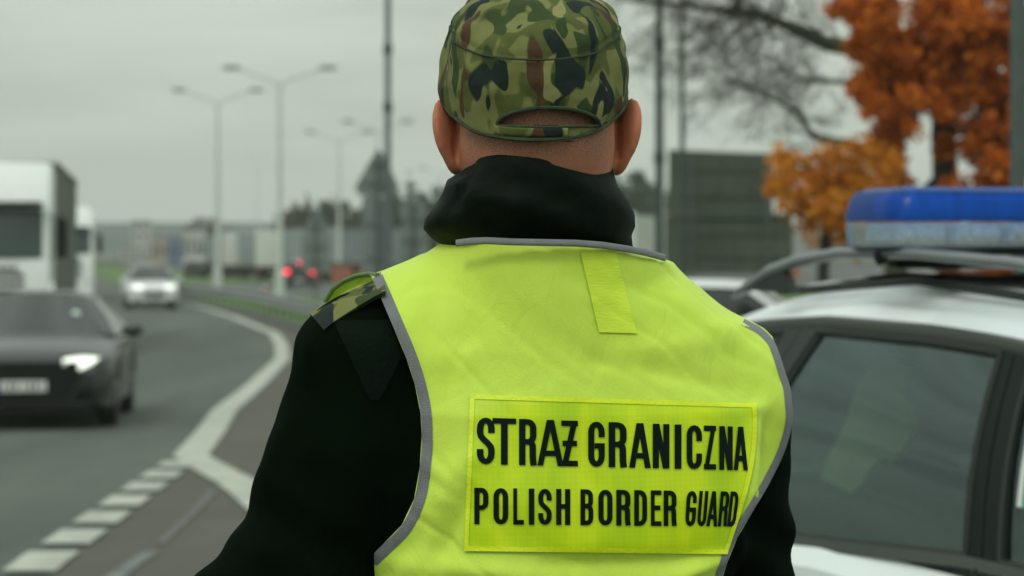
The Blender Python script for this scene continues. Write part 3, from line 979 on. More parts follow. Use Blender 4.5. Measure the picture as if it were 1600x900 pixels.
def branch_rec(mb, p, d, r, L, depth, g, droop=0):
    pts = [p]; rad = [r]
    q = p.copy(); dd = d.copy()
    n = 4
    for k in range(n):
        dd = (dd + Vector(g.normal(size=3)) * .16 + Vector((0, 0, droop))).normalized()
        q = q + dd * L / n
        pts.append(q.copy()); rad.append(r * (1 - .62 * (k + 1) / n))
        if depth > 0:
            for _ in range(2 if k else 1):
                nd = (dd + Vector(g.normal(size=3)) * .55).normalized()
                branch_rec(mb, q, nd, rad[-1] * .6, L * g.uniform(.45, .7), depth - 1, g, droop)
    mb.tube(pts, [max(x, .0035) for x in rad], 5 if r > .02 else 3, cap=False)

def px_clumps(lst, D, dep=1.0, seed=3):
    g = np.random.default_rng(seed)
    out_ = []
    for px, py, rp in lst:
        y = D + g.uniform(-dep, dep)
        c = wpt(px, py, D); r = rp * D / F
        out_.append((c.x, y, c.z, r, r * 1.1, r * .9))
    return out_
# big oak in autumn leaf
D = 30
gy = gz(D)
x0 = wx(1478, D)
oak = empty('autumn_oak', (x0, D, gy), 'large oak full of rusty orange autumn leaves with dark trunk behind the patrol car', 'tree', 'roadside trees')
mb = MB()
tr_pts = [(x0, D, gy), (x0, D, gy + .5)] + [tuple(wpt(a, b, D)) for a, b in ((1478, 300), (1474, 200), (1470, 110), (1455, 20), (1440, -80))]
mb.tube([Vector(p) - Vector((x0, D, gy)) for p in tr_pts], [.24, .19, .165, .15, .13, .10, .06], 12)
mb.build('trunk', M_BARK, oak)
mb = MB(); g = np.random.default_rng(5)
for a in (((1472, 150), (1430, 90), (1380, 40), (1330, 10)), ((1474, 200), (1520, 130), (1560, 80), (1590, 40)), ((1470, 110), (1500, 40), (1540, -30)), ((1476, 240), (1540, 200), (1585, 170)), ((1473, 180), (1420, 150), (1370, 130)),
          ((1460, 30), (1420, -20), (1380, -60)), ((1476, 270), (1440, 300), (1400, 320)), ((1478, 290), (1530, 320), (1570, 330))):
    P_ = [wpt(u, v, D + g.uniform(-.2, .2)) - Vector((x0, D, gy)) for u, v in a]
    mb.tube(P_, list(np.linspace(.07, .02, len(P_))), 7)
mb.build('branch', M_BARK, oak)
cl = [(1300, 22, 22), (1325, 12, 26), (1355, 30, 28), (1345, 70, 26), (1378, 10, 22), (1372, 95, 30), (1352, 130, 28), (1335, 140, 20), (1378, 150, 28), (1362, 175, 26), (1390, 195, 26), (1375, 215, 22),
      (1410, 120, 26), (1420, 70, 28), (1430, 150, 32), (1440, 100, 30), (1445, 50, 26), (1468, 75, 30), (1475, 130, 30), (1455, 160, 26), (1500, 40, 32), (1505, 90, 34), (1515, 145, 28), (1500, 10, 30),
      (1540, 30, 36), (1545, 90, 36), (1560, 150, 36), (1555, 210, 34), (1545, 260, 30), (1575, 60, 34), (1585, 120, 34), (1590, 190, 34), (1580, 250, 30), (1620, 60, 40), (1630, 150, 40), (1620, 240, 40),
      (1530, 290, 24), (1565, 300, 24), (1480, 235, 16), (1468, 178, 18), (1410, 20, 16), (1545, -40, 40), (1590, -30, 40), (1350, -30, 30), (1440, -40, 26), (1500, -50, 34), (1400, 245, 22), (1415, 205, 18), (1490, 190, 18), (1530, 185, 22), (1475, 20, 24), (1465, 60, 26), (1485, 90, 26), (1460, 110, 24), (1490, 150, 22), (1440, 20, 24), (1520, 60, 30), (1390, 60, 20), (1415, 175, 20), (1505, 230, 20), (1400, 90, 22), (1402, 228, 20), (1396, 262, 22), (1412, 288, 18), (1426, 188, 18), (1478, 290, 20), (1535, 240, 24), (1550, 285, 24), (1380, 240, 22)]
g = np.random.default_rng(44)
while len(cl) < 132:
    a_, b_ = g.uniform(1335, 1600), g.uniform(-10, 235)
    if a_ < np.interp(b_, [0, 40, 100, 170, 235], [1310, 1345, 1350, 1360, 1395]): continue
    if any(((a_ - gx) / gw) ** 2 + ((b_ - gy_) / gh) ** 2 < 1 for gx, gy_, gw, gh in ((1400, 30, 16, 34), (1442, 232, 24, 30), (1506, 215, 16, 44), (1405, 60, 12, 12))): continue
    cl.append((a_, b_, g.uniform(16, 26)))
V, Fc = leaves(px_clumps(cl, D - .5, .7), .085, 6000, 3)
V = [v - np.array((x0, D, gy)) for v in V]
M_OAK = leaf_mat('oak_leaves', [(.18, .045, .008), (.40, .095, .010), (.60, .155, .014), (.68, .22, .02), (.48, .12, .012)])
mesh_obj('crown', V, Fc, M_OAK, oak, smooth=False)
# smaller yellow-orange tree
D2 = 27
g2 = gz(D2); x2 = wx(1290, D2)
bt = empty('small_maple', (x2, D2, g2), 'smaller yellow orange tree with low round crown beside the large sign back', 'tree', 'roadside trees')
mb = MB()
mb.tube([(0, 0, 0), (.02, 0, .8), (-.03, 0, 1.6)] + [wpt(1292, 330, D2) - Vector((x2, D2, g2)), wpt(1288, 260, D2) - Vector((x2, D2, g2))], [.10, .085, .07, .06, .03], 9)
mb.build('trunk', M_BARK, bt)
mb = MB()
for a in (((1292, 350), (1250, 310), (1215, 290)), ((1290, 320), (1330, 280), (1360, 250)), ((1290, 290), (1260, 260), (1235, 245)), ((1292, 340), (1340, 330), (1370, 320))):
    P_ = [wpt(u, v, D2) - Vector((x2, D2, g2)) for u, v in a]
    mb.tube(P_, list(np.linspace(.04, .012, len(P_))), 6)
mb.build('branch', M_BARK, bt)
cl = [(1215, 250, 20), (1235, 248, 22), (1208, 285, 18), (1225, 290, 26), (1255, 262, 28), (1250, 310, 30), (1285, 245, 24), (1290, 285, 34), (1285, 330, 32), (1262, 345, 24), (1320, 250, 28), (1325, 300, 34), (1320, 350, 26), (1345, 235, 24),
      (1355, 275, 30), (1360, 330, 30), (1385, 260, 24), (1385, 300, 26), (1300, 375, 22), (1340, 385, 22), (1275, 375, 14), (1400, 340, 30), (1228, 325, 18), (1440, 330, 24), (1410, 380, 24), (1350, 350, 24), (1213, 428, 14), (1240, 425, 12), (1480, 350, 26), (1530, 345, 26), (1570, 345, 26)]
V, Fc = leaves(px_clumps(cl, D2, .7, 8), .075, 6000, 4)
V = [v - np.array((x2, D2, g2)) for v in V]
mesh_obj('crown', V, Fc, leaf_mat('maple_leaves', [(.26, .07, .008), (.55, .18, .012), (.70, .27, .018), (.62, .31, .03), (.45, .16, .013)]), bt, smooth=False)
# bare tree with the long mossy limb
D3 = 33
g3 = gz(D3); x3 = wx(1400, D3)
bare = empty('bare_tree', (x3, D3, g3), 'leafless tree with a long dark limb reaching left above the large sign back', 'tree', 'roadside trees')
off = Vector((x3, D3, g3))
mb = MB()
mb.tube([Vector(p) - off for p in [(x3, D3, g3), (x3, D3, g3 + .6)] + [tuple(wpt(a, b, D3)) for a, b in ((1400, 300), (1398, 200), (1392, 90), (1385, 0), (1375, -90))]], [.22, .18, .15, .14, .12, .10, .05], 10)
mb.build('trunk', M_BARKG, bare)
limbs = [([(1392, 85), (1330, 76), (1290, 68), (1250, 48), (1215, 34), (1180, 20), (1130, 18), (1080, 10), (1030, 3), (985, 2), (950, -10)], [.105, .09, .085, .075, .055, .05, .04, .032, .025, .018, .01]),
         ([(1215, 36), (1190, 50), (1160, 62), (1140, 82), (1132, 100)], [.03, .022, .018, .014, .008]),
         ([(1215, 34), (1225, 10), (1230, -20)], [.025, .02, .012]),
         ([(1150, 18), (1157, 0), (1150, -30)], [.05, .04, .03]),
         ([(1398, 260), (1330, 225), (1272, 215), (1245, 175), (1200, 150), (1150, 130), (1110, 100)], [.07, .05, .035, .03, .022, .014, .007]),
         ([(1395, 150), (1340, 130), (1290, 128), (1250, 125), (1215, 110)], [.05, .03, .022, .015, .008]),
         ([(1385, 0), (1330, -30), (1250, -50), (1150, -60)], [.07, .05, .03, .02])]
mb = MB()
for pth, rad in limbs:
    mb.tube([wpt(a, b, D3) - off for a, b in pth], [q * 1.3 for q in rad], 7)
mb.build('limb', M_BARKG, bare)
mb = MB(); g = np.random.default_rng(11)
for pth, rad in limbs:
    for i in range(1, len(pth)):
        for _ in range(3):
            k = g.random()
            a = (pth[i - 1][0] * (1 - k) + pth[i][0] * k, pth[i - 1][1] * (1 - k) + pth[i][1] * k)
            if a[0] > 1345: continue
            dd = Vector((-.7 + g.normal() * .5, g.normal() * .5, g.normal() * .75)).normalized()
            branch_rec(mb, wpt(a[0], a[1], D3) - off, dd, .010, g.uniform(.45, .95), 2, g)
mb.build('twig', M_BARK, bare)

# evergreen and deciduous belt beyond the lorries
def far_tree(px, D, top_py, wpx, label, m, dens=60, base=None, size=.5, seed=0):
    x = wx(px, D); z0 = gz(D)
    t = empty('tree', (x, D, z0), label, 'tree', 'trees beyond the lorries')
    top = CAMZ - (top_py - 361) * D / F - z0
    W_ = wpx * D / F / 2
    MB().tube([(0, 0, 0), (0, 0, top * .5), (0, 0, top * .9)], [.3, .2, .05], 7).build('trunk', M_BARK, t)
    g = np.random.default_rng(seed)
    cl = []
    for k in range(16):
        zz = top * (.22 + .70 * k / 15); rr = W_ * math.sqrt(max(.06, 1 - (1.9 * k / 15 - .75) ** 2 * .62))
        for j in range(2):
            a = g.uniform(0, 6.3)
            cl.append((rr * .55 * math.cos(a), rr * .55 * math.sin(a), zz + g.normal() * .4, rr * .6, rr * .6, top * .10))
    V, Fc = leaves(cl, size, dens, seed)
    mesh_obj('crown', V, Fc, m, t, smooth=False)
M_LG = leaf_mat('green_foliage', [(.016, .034, .012), (.036, .068, .022), (.052, .085, .026)])
M_LB = leaf_mat('brown_foliage', [(.04, .045, .015), (.085, .075, .025), (.06, .065, .02)])
ORD = ['first', 'second', 'third', 'fourth', 'fifth', 'sixth', 'seventh', 'eighth', 'ninth', 'tenth', 'eleventh', 'twelfth', 'thirteenth', 'fourteenth', 'fifteenth', 'sixteenth', 'seventeenth', 'eighteenth', 'nineteenth', 'twentieth', 'last']
for i, (px, D, tp, wd, brown) in enumerate([(335, 330, 340, 16, 2), (445, 260, 328, 34, 1), (468, 262, 318, 36, 1), (480, 250, 300, 14, 1), (492, 265, 322, 32, 0), (515, 258, 310, 34, 0), (540, 262, 318, 40, 0), (562, 268, 322, 36, 0), (585, 255, 312, 40, 0),
                                            (612, 262, 300, 34, 0), (632, 262, 302, 34, 0), (640, 250, 270, 16, 0), (660, 256, 300, 36, 0), (690, 260, 292, 36, 0), (720, 262, 300, 36, 0),
                                            (760, 262, 296, 40, 0), (930, 240, 286, 40, 0), (965, 236, 276, 40, 0), (990, 232, 270, 38, 0), (1015, 240, 285, 34, 0), (1040, 240, 292, 36, 0)]):
    nm = ['dark green', 'brownish green', 'pale brown'][brown]
    far_tree(px, D, tp, wd * 1.5, '%s far tree, %s from the left in the belt beyond the lorries' % (nm, ORD[i]),
             M_LB if brown else M_LG, dens=14, size=.55, seed=i + 20)

for (tx, ty, rr_) in ((x0, 30, 1.1), (x2, 27, .8), (x3, 33, 1.1)):
    pts_ = [(tx + rr_ * math.cos(a), ty + rr_ * math.sin(a)) for a in np.linspace(0, 2 * math.pi, 24, endpoint=False)]
    mb = MB(); mb.add([(tx, ty, gz(ty) + .03)] + [(a, b, gz(b) + .018) for a, b in pts_], [(0, 1 + i, 1 + (i + 1) % 24) for i in range(24)])
    tag(mb.build('grass_patch', M_GRASS, smooth=False), kind='structure')

# ------------------------------------------------------------------ patrol car (near right)
def glass_mix(name, tint, gloss=.0, rough=.02, ior=1.6, extra=.0):
    m = bpy.data.materials.new(name); m.use_nodes = True
    t = m.node_tree; t.nodes.clear()
    o = N(t, 'ShaderNodeOutputMaterial')
    tr = N(t, 'ShaderNodeBsdfTransparent'); tr.inputs[0].default_value = tint + (1,)
    gl = N(t, 'ShaderNodeBsdfGlossy'); gl.inputs['Roughness'].default_value = rough; gl.inputs[0].default_value = (.80, 1, 1, 1)
    fr = N(t, 'ShaderNodeFresnel'); fr.inputs[0].default_value = ior
    ad = N(t, 'ShaderNodeMath', operation='ADD'); ad.inputs[1].default_value = extra
    t.links.new(fr.outputs[0], ad.inputs[0])
    mx = N(t, 'ShaderNodeMixShader')
    t.links.new(ad.outputs[0], mx.inputs[0]); t.links.new(tr.outputs[0], mx.inputs[1]); t.links.new(gl.outputs[0], mx.inputs[2])
    t.links.new(mx.outputs[0], o.inputs[0])
    return m
M_TINT = glass_mix('tinted_side_glass', (.46, .54, .52), ior=1.58)
M_PRIV = glass_mix('dark_privacy_glass', (.05, .06, .06), ior=1.5)
M_PILLAR = mat('grey_pillar_film', (.035, .044, .041), rough=.6, spec=.15, var=.05)
M_PBLK = mat('black_pillar', (.008, .014, .010), rough=.6, spec=.12, var=.05)
th = math.atan(.321)
PYAW = math.atan2(-math.cos(th), math.sin(th))
PORG = (1.432, 5.269, 0.0)
PS = dict(xr=-1.55, xf=2.85, W=1.86, paint=M_SILVER, wheels=(1.98, -.66, .34), xA=1.85, xC=-1.25, zb=.24,
          belt=([-1.55, -1.2, -.5, 0, .725, 1.2, 1.9, 2.4, 2.85], [.98, 1.02, 1.012, 1.013, 1.068, 1.075, 1.04, .95, .80]),
          deck=([-1.55, -1.25, -1.2, 1.8, 1.9, 2.5, 2.85], [1.02, 1.04, .99, 1.02, 1.12, 1.02, .86]),
          roof=([-1.0, -.75, -.5, -.17, .3, .57, .9, 1.3, 1.55], [1.455, 1.505, 1.528, 1.547, 1.545, 1.535, 1.513, 1.473, 1.443]), tuck=.092,
          xRF=1.35, xRR=-.98, yR=.715, crown=.022,
          windows=[(-.46, -.17, .72, .60), (-.98, -.72, -.62, -.36), (.84, .71, 1.72, 1.24)],
          pillars=[(-.665, -.375, -.560, -.270, M_PILLAR), (-.555, -.265, -.435, -.150, M_PILLAR), (.705, .585, .775, .645, M_PBLK), (.782, .652, .86, .72, M_PBLK),
                   (1.70, 1.22, 1.86, 1.36, M_SILVER), (-1.25, -.98, -.95, -.70, M_SILVER)],
          mirror=1.62, glass=M_TINT, opaque=False, trim=(-1.0, 1.75, -.9, 1.25))
pc, pi = car('patrol_car', 'silver patrol car with blue roof light bar and roof rails standing right of the man', 'car', PORG, PYAW, PS)
for ch in list(pc.children):
    if ch.name.startswith(('side_window', 'rear_window')) and (ch.name.startswith('rear') or sum(v.co.y for v in ch.data.vertices) > 0):
        ch.data.materials.clear(); ch.data.materials.append(M_PRIV)
sp = pi['side_pt']; zR = pi['zR']
M_SEAL = mat('rubber_seal', (.008, .012, .010), rough=.7)
s = -1
# window seals (dark inner border) on the visible side
for (x0b, x0t, x1b, x1t) in PS['windows']:
    for sd_ in (1, -1):
        mb = MB()
        loop = [sp(x0b + (x1b - x0b) * k / 12, x0t + (x1t - x0t) * k / 12, .035, sd_, .004) for k in range(13)]
        loop += [sp(x1b, x1t, v, sd_, .004) for v in np.linspace(.1, .93, 8)]
        loop += [sp(x1b + (x0b - x1b) * k / 12, x1t + (x0t - x1t) * k / 12, .95, sd_, .004) for k in range(13)]
        loop += [sp(x0b, x0t, v, sd_, .004) for v in np.linspace(.93, .035, 8)]
        mb.tube(loop, .0075, 6); mb.build('window_seal', M_SEAL, pc)
# door shut lines
W_ = pi['W']
for xs_ in (.77, -.52, 1.80):
    for sd_ in (1, -1):
        pts = []
        for k in range(14):
            q = k / 13
            z = 1.055 - .05 * (xs_ < 0) - q * .72
            bl = float(pi['zbelt'](xs_)); h = pi['half'](xs_)
            ycur = np.interp(z, [.3, .52 * bl, .74 * bl, bl - .05, bl], [h * .98, h * .995, h, h * .985, h * .95])
            xx = xs_ - .05 * q if xs_ > 0 else xs_ - .25 * q ** 2 + .45 * max(0, q - .5)
            pts.append((xx, sd_ * (ycur + .0005), z))
        MB().tube(pts, .0035, 5).build('door_gap', M_SEAL, pc)
for xs_ in (.58, 1.62):
    for sd_ in (1, -1):
        mb = MB().tube([(xs_ - .1, sd_ * (W_ * .995), .90), (xs_ - .08, sd_ * (W_ + .03), .905), (xs_ + .08, sd_ * (W_ + .03), .905), (xs_ + .1, sd_ * (W_ * .995), .90)], .014, 8)
        mb.build('door_handle', M_SILVER, pc)
# panoramic roof panel
G = []
for i in range(17):
    x = -.80 + 1.95 * i / 16
    G.append([(x, u * .54, float(zR(x)) + .022 * (1 - (u * .74) ** 2) + .003) for u in np.linspace(-1, 1, 15)])
MB().grid(G).build('glass_roof', mat('roof_glass', (.010, .014, .014), rough=.06, spec=.6, var=0), pc, sharp=0)
# roof rails
M_RAIL = mat('rail_aluminium', (.20, .22, .225), rough=.4, metal=.5, var=.05)
for sd_ in (1, -1):
    pts = []; rad = []
    for x, dz, r_ in ((-.74, .006, .006), (-.66, .022, .016), (-.52, .050, .020), (-.36, .068, .019), (-.15, .076, .016), (.2, .079, .015), (.6, .077, .015), (.95, .070, .016), (1.15, .045, .016), (1.26, .008, .006)):
        pts.append((x, sd_ * .715, float(zR(x)) + dz - .020)); rad.append(r_)
    rl = MB().tube(pts, [q * .78 for q in rad], 10).build('roof_rail', M_RAIL, pc)
    MB().prism([(-.70, 0), (-.38, 0), (-.44, .055), (-.56, .045)], Vector((0, .02, 0)), o=Vector((0, sd_ * .715 - .01, float(zR(-.55)) - .012))).build('rail_foot', M_PILLAR, rl, smooth=False)
    MB().tube([(-.70, sd_ * .61, float(zR(-.7)) - .004), (0, sd_ * .61, float(zR(0)) + .000), (1.2, sd_ * .61, float(zR(1.2)) + .000)], .010, 6).build('roof_channel', M_SEAL, pc)
# light bar
BX, BZ0, BH = .03, 1.612, .128
def bar_outline(hx, hy, n=8):
    pts = []
    for (cx_, cy_, a0) in ((hx, hy, 0), (-hx, hy, 90), (-hx, -hy, 180), (hx, -hy, 270)):
        rr = .05
        for k in range(n + 1):
            a = R(a0 + 90 * k / n)
            pts.append((cx_ - math.copysign(rr, cx_) + rr * math.cos(a), cy_ - math.copysign(rr, cy_) + rr * math.sin(a)))
    return pts
def bar_ring(z, grow):
    return [(BX + x + .05 * (1 - (y / .78) ** 2), y, z) for x, y in bar_outline(.13 + grow, .742 + grow)]
lb = MB().grid([bar_ring(BZ0 - .012, -.05), bar_ring(BZ0 - .010, -.02), bar_ring(BZ0 + .004, -.006), bar_ring(BZ0 + .008, -.012)], closed=True)
nn = len(bar_ring(0, 0)); lb.f.append(tuple(range(nn)))
lb.f.append(tuple(3 * nn + k for k in range(nn)))
lbo = lb.build('light_bar', mat('bar_base', (.035, .045, .042), rough=.5), pc)
M_CLEAR = glass_mix('clear_lens', (.92, .95, .94), ior=1.4, extra=.04, rough=.15)
t = M_CLEAR.node_tree
mxn = [n for n in t.nodes if n.type == 'MIX_SHADER'][0]; on = [n for n in t.nodes if n.type == 'OUTPUT_MATERIAL'][0]
df = N(t, 'ShaderNodeBsdfDiffuse'); df.inputs[0].default_value = (.50, .56, .55, 1)
m2 = N(t, 'ShaderNodeMixShader'); m2.inputs[0].default_value = .32
t.links.new(mxn.outputs[0], m2.inputs[1]); t.links.new(df.outputs[0], m2.inputs[2]); t.links.new(m2.outputs[0], on.inputs[0])
M_BLUEL = mat('blue_lens_plastic', (.000, .075, .36), rough=.28, spec=.25, coat=.1, var=.25, scale=9, stretch=(1, 6, .5))
mb = MB().grid([bar_ring(BZ0 + .006, .0), bar_ring(BZ0 + .03, .003), bar_ring(BZ0 + .056, .003)], closed=True)
mb.build('clear_lens', M_CLEAR, lbo)
t = M_BLUEL.node_tree
gb = glass_mix('blue_glass', (.04, .30, .95), ior=1.45, rough=.08).node_tree
on = [n for n in t.nodes if n.type == 'OUTPUT_MATERIAL'][0]
trb = N(t, 'ShaderNodeBsdfTransparent'); trb.inputs[0].default_value = (.03, .30, .95, 1)
mbx = N(t, 'ShaderNodeMixShader'); mbx.inputs[0].default_value = .45
t.links.new(t.nodes['Principled BSDF'].outputs[0], mbx.inputs[1]); t.links.new(trb.outputs[0], mbx.inputs[2]); t.links.new(mbx.outputs[0], on.inputs[0])
mb = MB().grid([bar_ring(BZ0 + .058, .004), bar_ring(BZ0 + .075, .003), bar_ring(BZ0 + .105, -.003), bar_ring(BZ0 + .119, -.012), bar_ring(BZ0 + .126, -.03), bar_ring(BZ0 + .129, -.06)], closed=True)
mb.f.append(tuple(5 * nn + k for k in range(nn)))
mb.build('blue_lens', M_BLUEL, lbo)
M_LED = mat('reflector_chrome', (.72, .80, .80), rough=.4, metal=0, var=.3, scale=60)
for y0_, wd in ((-.66, .10), (-.54, .10), (-.42, .10), (-.26, .16), (.0, .3), (.26, .16), (.42, .1), (.54, .1), (.66, .1)):
    mo = MB().box((BX + .05 * (1 - (y0_ / .78) ** 2), y0_, BZ0 + .031), (.17, wd, .042), bev=.006).build('lamp_module', M_LED, lbo)
    MB().box((BX + .05 * (1 - (y0_ / .78) ** 2), y0_, BZ0 + .088), (.15, wd * .8, .045), bev=.008).build('upper_reflector', M_LED, lbo)
    if wd < .2:
        mb = MB()
        for k in range(4): mb.ell((BX + .09 + .05 * (1 - (y0_ / .78) ** 2), y0_ - wd * .36 + k * wd * .24, BZ0 + .031), (.008, .009, .012), 8, 6)
        mb.build('diode', mat('diode_lens', (.75, .80, .82), rough=.1), mo)
MB().box((BX + .16, -.28, BZ0 + .0405), (.05, .17, .022), bev=.004).build('speaker_slot', M_PBLK, lbo)
for y_ in (-.70, -.56, .56, .70):
    MB().tube([(BX + .02, y_ * 1.04, float(zR(.03)) + .045), (BX + .05, y_, BZ0 - .004)], .016, 6).build('foot', M_PBLK, lbo)
MB().box((BX, 0, BZ0 - .03), (.05, 1.36, .02), bev=.004).build('crossbar', M_PBLK, lbo)
# cabin seen through the tinted glass
M_SEAT = mat('dark_seat_cloth', (.012, .016, .013), rough=.95)
M_CABIN = mat('cabin_lining', (.014, .018, .016), rough=.95)
MB().box((.35, 0, 1.006), (3.1, 1.68, .02)).build('cabin_deck', M_CABIN, pc, smooth=False)
def seat(x, y, h, wd=.5):
    mb = MB()
    mb.box((x, y, 1.0 + h / 2), (.14, wd, h), bev=.05)
    o_ = mb.build('seat_back', M_SEAT, pc)
    MB().ell((x - .02, y, 1.0 + h + .05), (.06, .13, .07)).build('headrest', M_SEAT, o_)
for x, y, h in ((-.35, -.42, .03), (-.35, .42, .03), (.95, .40, .12), (.95, -.40, .12)):
    seat(x, y, h)
mb = MB().prism([(-.18, 0), (-.05, .075), (.05, .085), (.28, .045), (.42, .05), (.5, 0)], Vector((0, .25, 0)), o=Vector((.05, -.72, 1.013)))
mb.build('rear_bench', M_SEAT, pc)
MB().prism([(.46, 0), (.66, 0), (.63, .22), (.60, .22)], Vector((0, .015, 0)), o=Vector((0.02, -.70, 1.02))).build('seat_belt', mat('belt_webbing', (.10, .115, .11), rough=.8), pc, smooth=False)
# border stripes sticker on the front door glass
M_STW = mat('sticker_white', (.62, .66, .62), rough=.5, var=.03)
M_STG = mat('sticker_green', (.02, .26, .17), rough=.5, var=.03)
def sticker(xa, xb, va, vb, m, nm, off, parent):
    G = []
    for i in range(7):
        v = va + (vb - va) * i / 6
        G.append([sp(xa + (xb - xa) * j / 4 , xa + (xb - xa) * j / 4 - .13, v, -1, off) for j in range(5)])
    return MB().grid(G).build(nm, m, parent, sharp=0)
st = sticker(.885, 1.13, .30, .64, M_STW, 'window_sticker', .004, pc)
for a_ in (.905, .955, 1.005, 1.055): sticker(a_, a_ + .022, .30, .64, M_STG, 'stripe', .006, st)
# added lime shape in the cabin, imitating a hi-vis wearer's reflection in the glass
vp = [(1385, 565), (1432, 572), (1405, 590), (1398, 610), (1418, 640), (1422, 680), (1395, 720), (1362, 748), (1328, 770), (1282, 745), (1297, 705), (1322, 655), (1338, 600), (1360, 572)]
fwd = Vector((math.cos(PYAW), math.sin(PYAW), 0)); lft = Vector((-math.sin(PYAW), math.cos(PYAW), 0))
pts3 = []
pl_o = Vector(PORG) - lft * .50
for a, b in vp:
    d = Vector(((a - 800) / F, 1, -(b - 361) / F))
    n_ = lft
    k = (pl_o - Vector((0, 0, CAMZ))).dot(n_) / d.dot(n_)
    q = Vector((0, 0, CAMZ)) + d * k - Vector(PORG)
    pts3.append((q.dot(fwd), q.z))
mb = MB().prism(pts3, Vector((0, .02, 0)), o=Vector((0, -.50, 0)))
hv = mb.build('vest_reflection_shape', mat('vest_reflection_lime', (.75, .95, .40), rough=.8), None, smooth=False)
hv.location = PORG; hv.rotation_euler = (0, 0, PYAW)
tag(hv, 'pale green shape standing in for a high visibility reflection in the patrol car window', 'vest')

# ------------------------------------------------------------------ the man
PX0, PY0 = .05, 2.36
PSI = R(12)
cR, sR = math.cos(PSI), math.sin(PSI)
PLOC = Vector((PX0, PY0, 0))
def W3(r, f, z): return (PX0 + r * cR - f * sR, PY0 + r * sR + f * cR, z)
man = empty('person', PLOC, 'man in lime high visibility vest and camouflage cap standing with his back to the camera', 'person')
def to_local(V): return np.asarray(V) - np.array(PLOC)

TZ = np.array([.80, 1.0, 1.2, 1.31, 1.40, 1.48, 1.54, 1.60])
TA = np.array([.165, .165, .168, .176, .190, .190, .150, .09])
TB = np.array([.115, .115, .118, .124, .130, .126, .112, .09])
TCR = np.array([-.01, -.01, -.01, -.008, 0, .005, .005, .0])
def torso(X, Y, Z):
    r = (X - PX0) * cR + (Y - PY0) * sR
    f = -(X - PX0) * sR + (Y - PY0) * cR
    a = np.interp(Z, TZ, TA); b = np.interp(Z, TZ, TB); c = np.interp(Z, TZ, TCR)
    f = f - .015 * np.clip((Z - 1.35) / .2, -1, 1)
    q = (np.abs((r - c) / a) ** 2.5 + np.abs(f / b) ** 2.5) ** .4
    d = (q - 1) * b
    return np.maximum(d, Z - 1.60)
SH = [((.030, 2.335, 1.50), (.030, 2.335, 1.585), .086, .084), ((-.03, 2.36, 1.545), (-.135, 2.325, 1.524), .080, .068), ((.085, 2.37, 1.533), (.145, 2.39, 1.510), .078, .074), ((.145, 2.39, 1.510), (.205, 2.405, 1.478), .074, .064)]
AR_U = ((.210, 2.41, 1.475), (.222, 2.43, 1.20), .064, .070)
AL_U = ((-.135, 2.325, 1.515), (-.222, 2.29, 1.23), .072, .080)
def vest_base(X, Y, Z):
    d = torso(X, Y, Z)
    for a, b, ra, rb in SH:
        d = smin(d, cap_sdf(X, Y, Z, a, b, ra, rb), .035)
    d = smin(d, cap_sdf(X, Y, Z, AR_U[0], (.218, 2.42, 1.44), .064, .064), .04)
    return d
def jacket(X, Y, Z):
    d = torso(X, Y, Z)
    for a, b, ra, rb in SH:
        d = smin(d, cap_sdf(X, Y, Z, a, b, ra, rb), .03)
    d = np.maximum(d, .84 - Z)
    d = smin(d, cap_sdf(X, Y, Z, *AR_U), .02)
    d = smin(d, cap_sdf(X, Y, Z, *AL_U), .02)
    d = smin(d, cap_sdf(X, Y, Z, (-.227, 2.283, 1.285), (-.237, 2.28, 1.20), .080, .080), .015)
    d = smin(d, cap_sdf(X, Y, Z, AL_U[1], (-.12, 2.50, 1.13), .070, .048), .03)
    d = smin(d, cap_sdf(X, Y, Z, AR_U[1], (.13, 2.62, 1.13), .068, .048), .03)
    # shoulder seam puff
    d = smin(d, ell_sdf(X, Y, Z, (-.185, 2.315, 1.535), (.018, .05, .03)), .012)
    # horizontal slack folds and diagonal creases in the sleeves
    d = d + .0035 * np.sin((Z * 1.0 + X * .55 + Y * .3) * 95) * np.clip((1.45 - Z) / .1, 0, 1) * np.clip((np.abs(X - .04) - .13) / .05, 0, 1)
    return d
V, Q = surface_nets(jacket, axis_nonuniform([(-.40, .36, .0065)]), axis_nonuniform([(2.12, 2.74, .0075)]), axis_nonuniform([(.80, 1.66, .0065)]))
V = np.array([v + np.array([pnoise(v, 9), pnoise(v + 5, 9), pnoise(v + 9, 9)]) * .006 + np.array([pnoise(v, 28), pnoise(v + 5, 28), 0]) * .0025 for v in V])
M_JACK = mat('black_jacket_cloth', (.0014, .0042, .0016), rough=.9, var=.35, scale=9, bump=.18, bscale=40, spec=.03)
M_JACK2 = mat('black_jacket_panel', (.0030, .0072, .0042), rough=.8, var=.2, scale=14, bump=.2, bscale=200, spec=.06)
jk = mesh_obj('jacket', to_local(V), Q, M_JACK, man, sharp=0)
jbvh = BVHTree.FromPolygons([Vector(v) for v in V], [tuple(int(i) for i in q) for q in Q])

